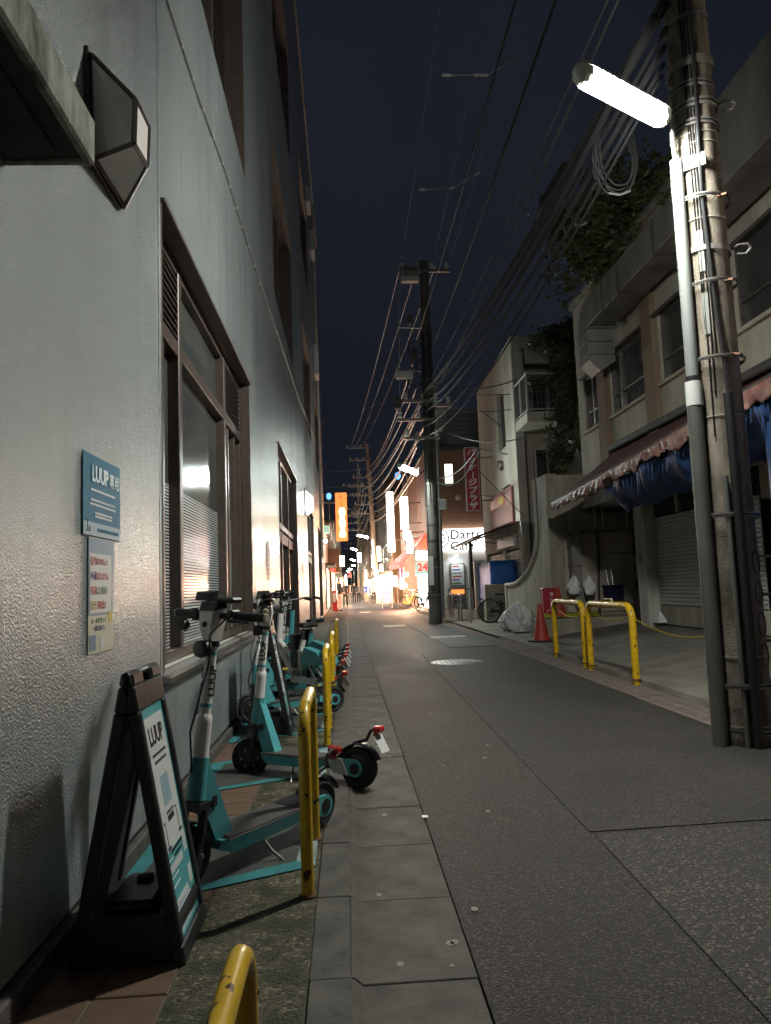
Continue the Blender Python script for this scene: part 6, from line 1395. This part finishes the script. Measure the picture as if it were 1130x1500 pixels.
# steel U bollards by the crossing
UG = 'steel hoop barriers near the middle pole'
for k, (px_, py_, lab) in enumerate(((645,903,'steel hoop barrier standing right beside the middle pole'),(664,905,'steel hoop barrier second from the middle pole'),(677,908,'steel hoop barrier third from the middle pole, two dark feet'))):
    p = at(px_,py_,Z=.08); arch('hoop_barrier',lab,(p.x,p.y),(p.x+.02,p.y+.75),.82,r=.028,group=UG,mat='steel',bend=.1,z0=.06)
p = at(690,911,Z=.08); tag(MB().tube([(p.x,p.y,0),(p.x,p.y,.8),(p.x,p.y,.85)],[.035,.035,.02],12).build('steel_post','steel'),'single plain steel post beside the parked black bicycle','post')
fn = thing('pipe_fence','low grey pipe fence along the crossing behind the hoops','fence',(0,30.5,.08))
for x_ in (4.2,5.2,6.2): MB().cyl((x_,0,0),(x_,0,.95),.03,n=8).build('post','galv',fn)
for z_ in (.5,.93): MB().cyl((4.2,0,z_),(6.2,0,z_),.025,n=8).build('rail','galv',fn)
# parked bicycles
p = at(717,893,Y=20.9); bicycle('black city bicycle parked against the low concrete wall', (p.x,20.9,.07), R(4), 'cloth_black', r=.345, group='city bicycles', lean=R(4))
p = at(590,893,Z=.02); bicycle('yellow framed bicycle parked by the glowing doorway', (2.95,38.6,.02), R(-60), 'yellow_print', group='city bicycles', basket=True)
bicycle('dark bicycle parked next to the yellow framed one', (3.35,36.2,.06), R(-70), 'cloth_black', group='city bicycles', basket=True)
bicycle('dark blue bicycle parked close behind the middle pole', (3.2,33.4,.06), R(-65), 'navy_plastic', group='city bicycles', basket=True)

# ================================================================ PEOPLE
def person(label, loc, yaw, h, top, legs, hair='hair', stride=.0, arm=.0, bag_=None, held=False):
    J = {'pel':(0,0,.52,.078),'spi':(0,.005,.62,.072),'che':(0,.0,.73,.088),'nec':(0,-.005,.835,.032),'hea':(0,.008,.895,.05),'top':(0,.004,.955,.042)}
    E2 = [('pel','spi'),('spi','che'),('che','nec'),('nec','hea'),('hea','top')]
    for s, n in ((-1,'l'),(1,'r')):
        k = s*stride
        J.update({n+'hip':(s*.05,k*.15,.48,.06),n+'kne':(s*.052,k*.55+.012,.275,.04),n+'ank':(s*.052,k*.9-.01,.045,.027),n+'toe':(s*.058,k*.9+.075,.02,.022),
                  n+'sho':(s*.105,0,.785,.043),n+'elb':(s*.135,-k*.4-.01+arm*.02,.63,.03),n+'wri':(s*.13,-k*.7+.03+arm*.13,.50+arm*.08,.021),n+'han':(s*.125,-k*.75+.045+arm*.17,.455+arm*.1,.02)})
        E2 += [('pel',n+'hip'),(n+'hip',n+'kne'),(n+'kne',n+'ank'),(n+'ank',n+'toe'),('che',n+'sho'),(n+'sho',n+'elb'),(n+'elb',n+'wri'),(n+'wri',n+'han')]
    ks = list(J); me = bpy.data.meshes.new('person'); me.from_pydata([J[k][:3] for k in ks],[(ks.index(a),ks.index(b)) for a,b in E2],[])
    o = bpy.data.objects.new('person', me); COL.objects.link(o)
    o.modifiers.new('skin','SKIN'); ss = o.modifiers.new('sub','SUBSURF'); ss.levels = 2; ss.render_levels = 2
    for k, sv in zip(ks, me.skin_vertices[0].data): sv.radius = (J[k][3]*.98, J[k][3]*(.72 if k in ('pel','spi','che') else .98)); sv.use_root = (k == 'pel')
    dg = bpy.context.evaluated_depsgraph_get(); new = bpy.data.meshes.new_from_object(o.evaluated_get(dg)); o.modifiers.clear(); o.data = new; bpy.data.meshes.remove(me)
    new.materials.clear()
    for m in (top, legs, 'skin', hair, 'cloth_black'): new.materials.append(MATS[m])
    for p in new.polygons:
        x, y, z = p.center; p.use_smooth = True
        p.material_index = 3 if z > .93 or (z > .875 and y < -.012) else 2 if z > .82 or (abs(x) > .10 and z < .51+arm*.09) else 0 if z > .505 else 1 if z > .05 else 4
    o.location = loc; o.rotation_euler = (0,0,yaw); o.scale = (h,h,h); tag(o, label, 'person')
    if bag_: MB().box((.10,-.05,.46),(.19,.06,.62),.02).build('shoulder_bag', bag_, o)
    return o
person('person in black top and blue cap standing by the red banner', (-.38,37.9,.05), R(-70), 1.74, 'cloth_black','cloth_pink','cap_blue', arm=.5)
person('person in dark clothes walking just behind the capped one', (-.1,47,.02), R(170), 1.66, 'cloth_black','cloth_black', stride=.09)
person('person in black coat walking with a companion mid street', (.62,61,.0), R(180), 1.72, 'cloth_black','cloth_black', stride=.08)
person('companion in dark grey walking close beside the black coat', (1.0,62,.0), R(180), 1.6, 'cloth_grey','cloth_black', stride=-.08, bag_='cloth_black')
person('person in blue jacket and beige trousers near the leaning pole', (1.55,58.5,.0), R(0), 1.62, 'cloth_blue','cloth_beige', stride=.03)
person('person in white top with a dark front pack pushing a bicycle', (2.0,55,.0), R(180), 1.70, 'cloth_white','cloth_black', arm=.8)
for k, (x_,y_) in enumerate(((.1,70),(.45,84),(.75,95))): person(['person in pink far down the left side','distant person in the middle of the street','most distant person under the far lamps'][k], (x_,y_,0), R(180), 1.65, ('cloth_pink','cloth_grey','cloth_black')[k],'cloth_grey', stride=.06)
bn_ = thing('red_banner','red cloth banner stand beside the capped person','banner',(-.62,37.2,.05)); MB().hull([(-.12,0,.05),(.16,0,.0),(-.1,.02,1.05),(.08,.02,1.1),(-.12,.05,.05),(.16,.05,.0)]).build('cloth','red_dull',bn_); MB().cyl((-.12,.02,0),(-.12,.02,1.2),.015,n=8).build('staff','steel',bn_); MB().box((-.08,-.008,.5),(.06,-.002,.95)).build('white_print','paper_white',bn_,smooth=0)
bicycle('bicycle pushed by the person in the white top', (1.85,54.4,0), R(-90), 'cloth_black', group='city bicycles')
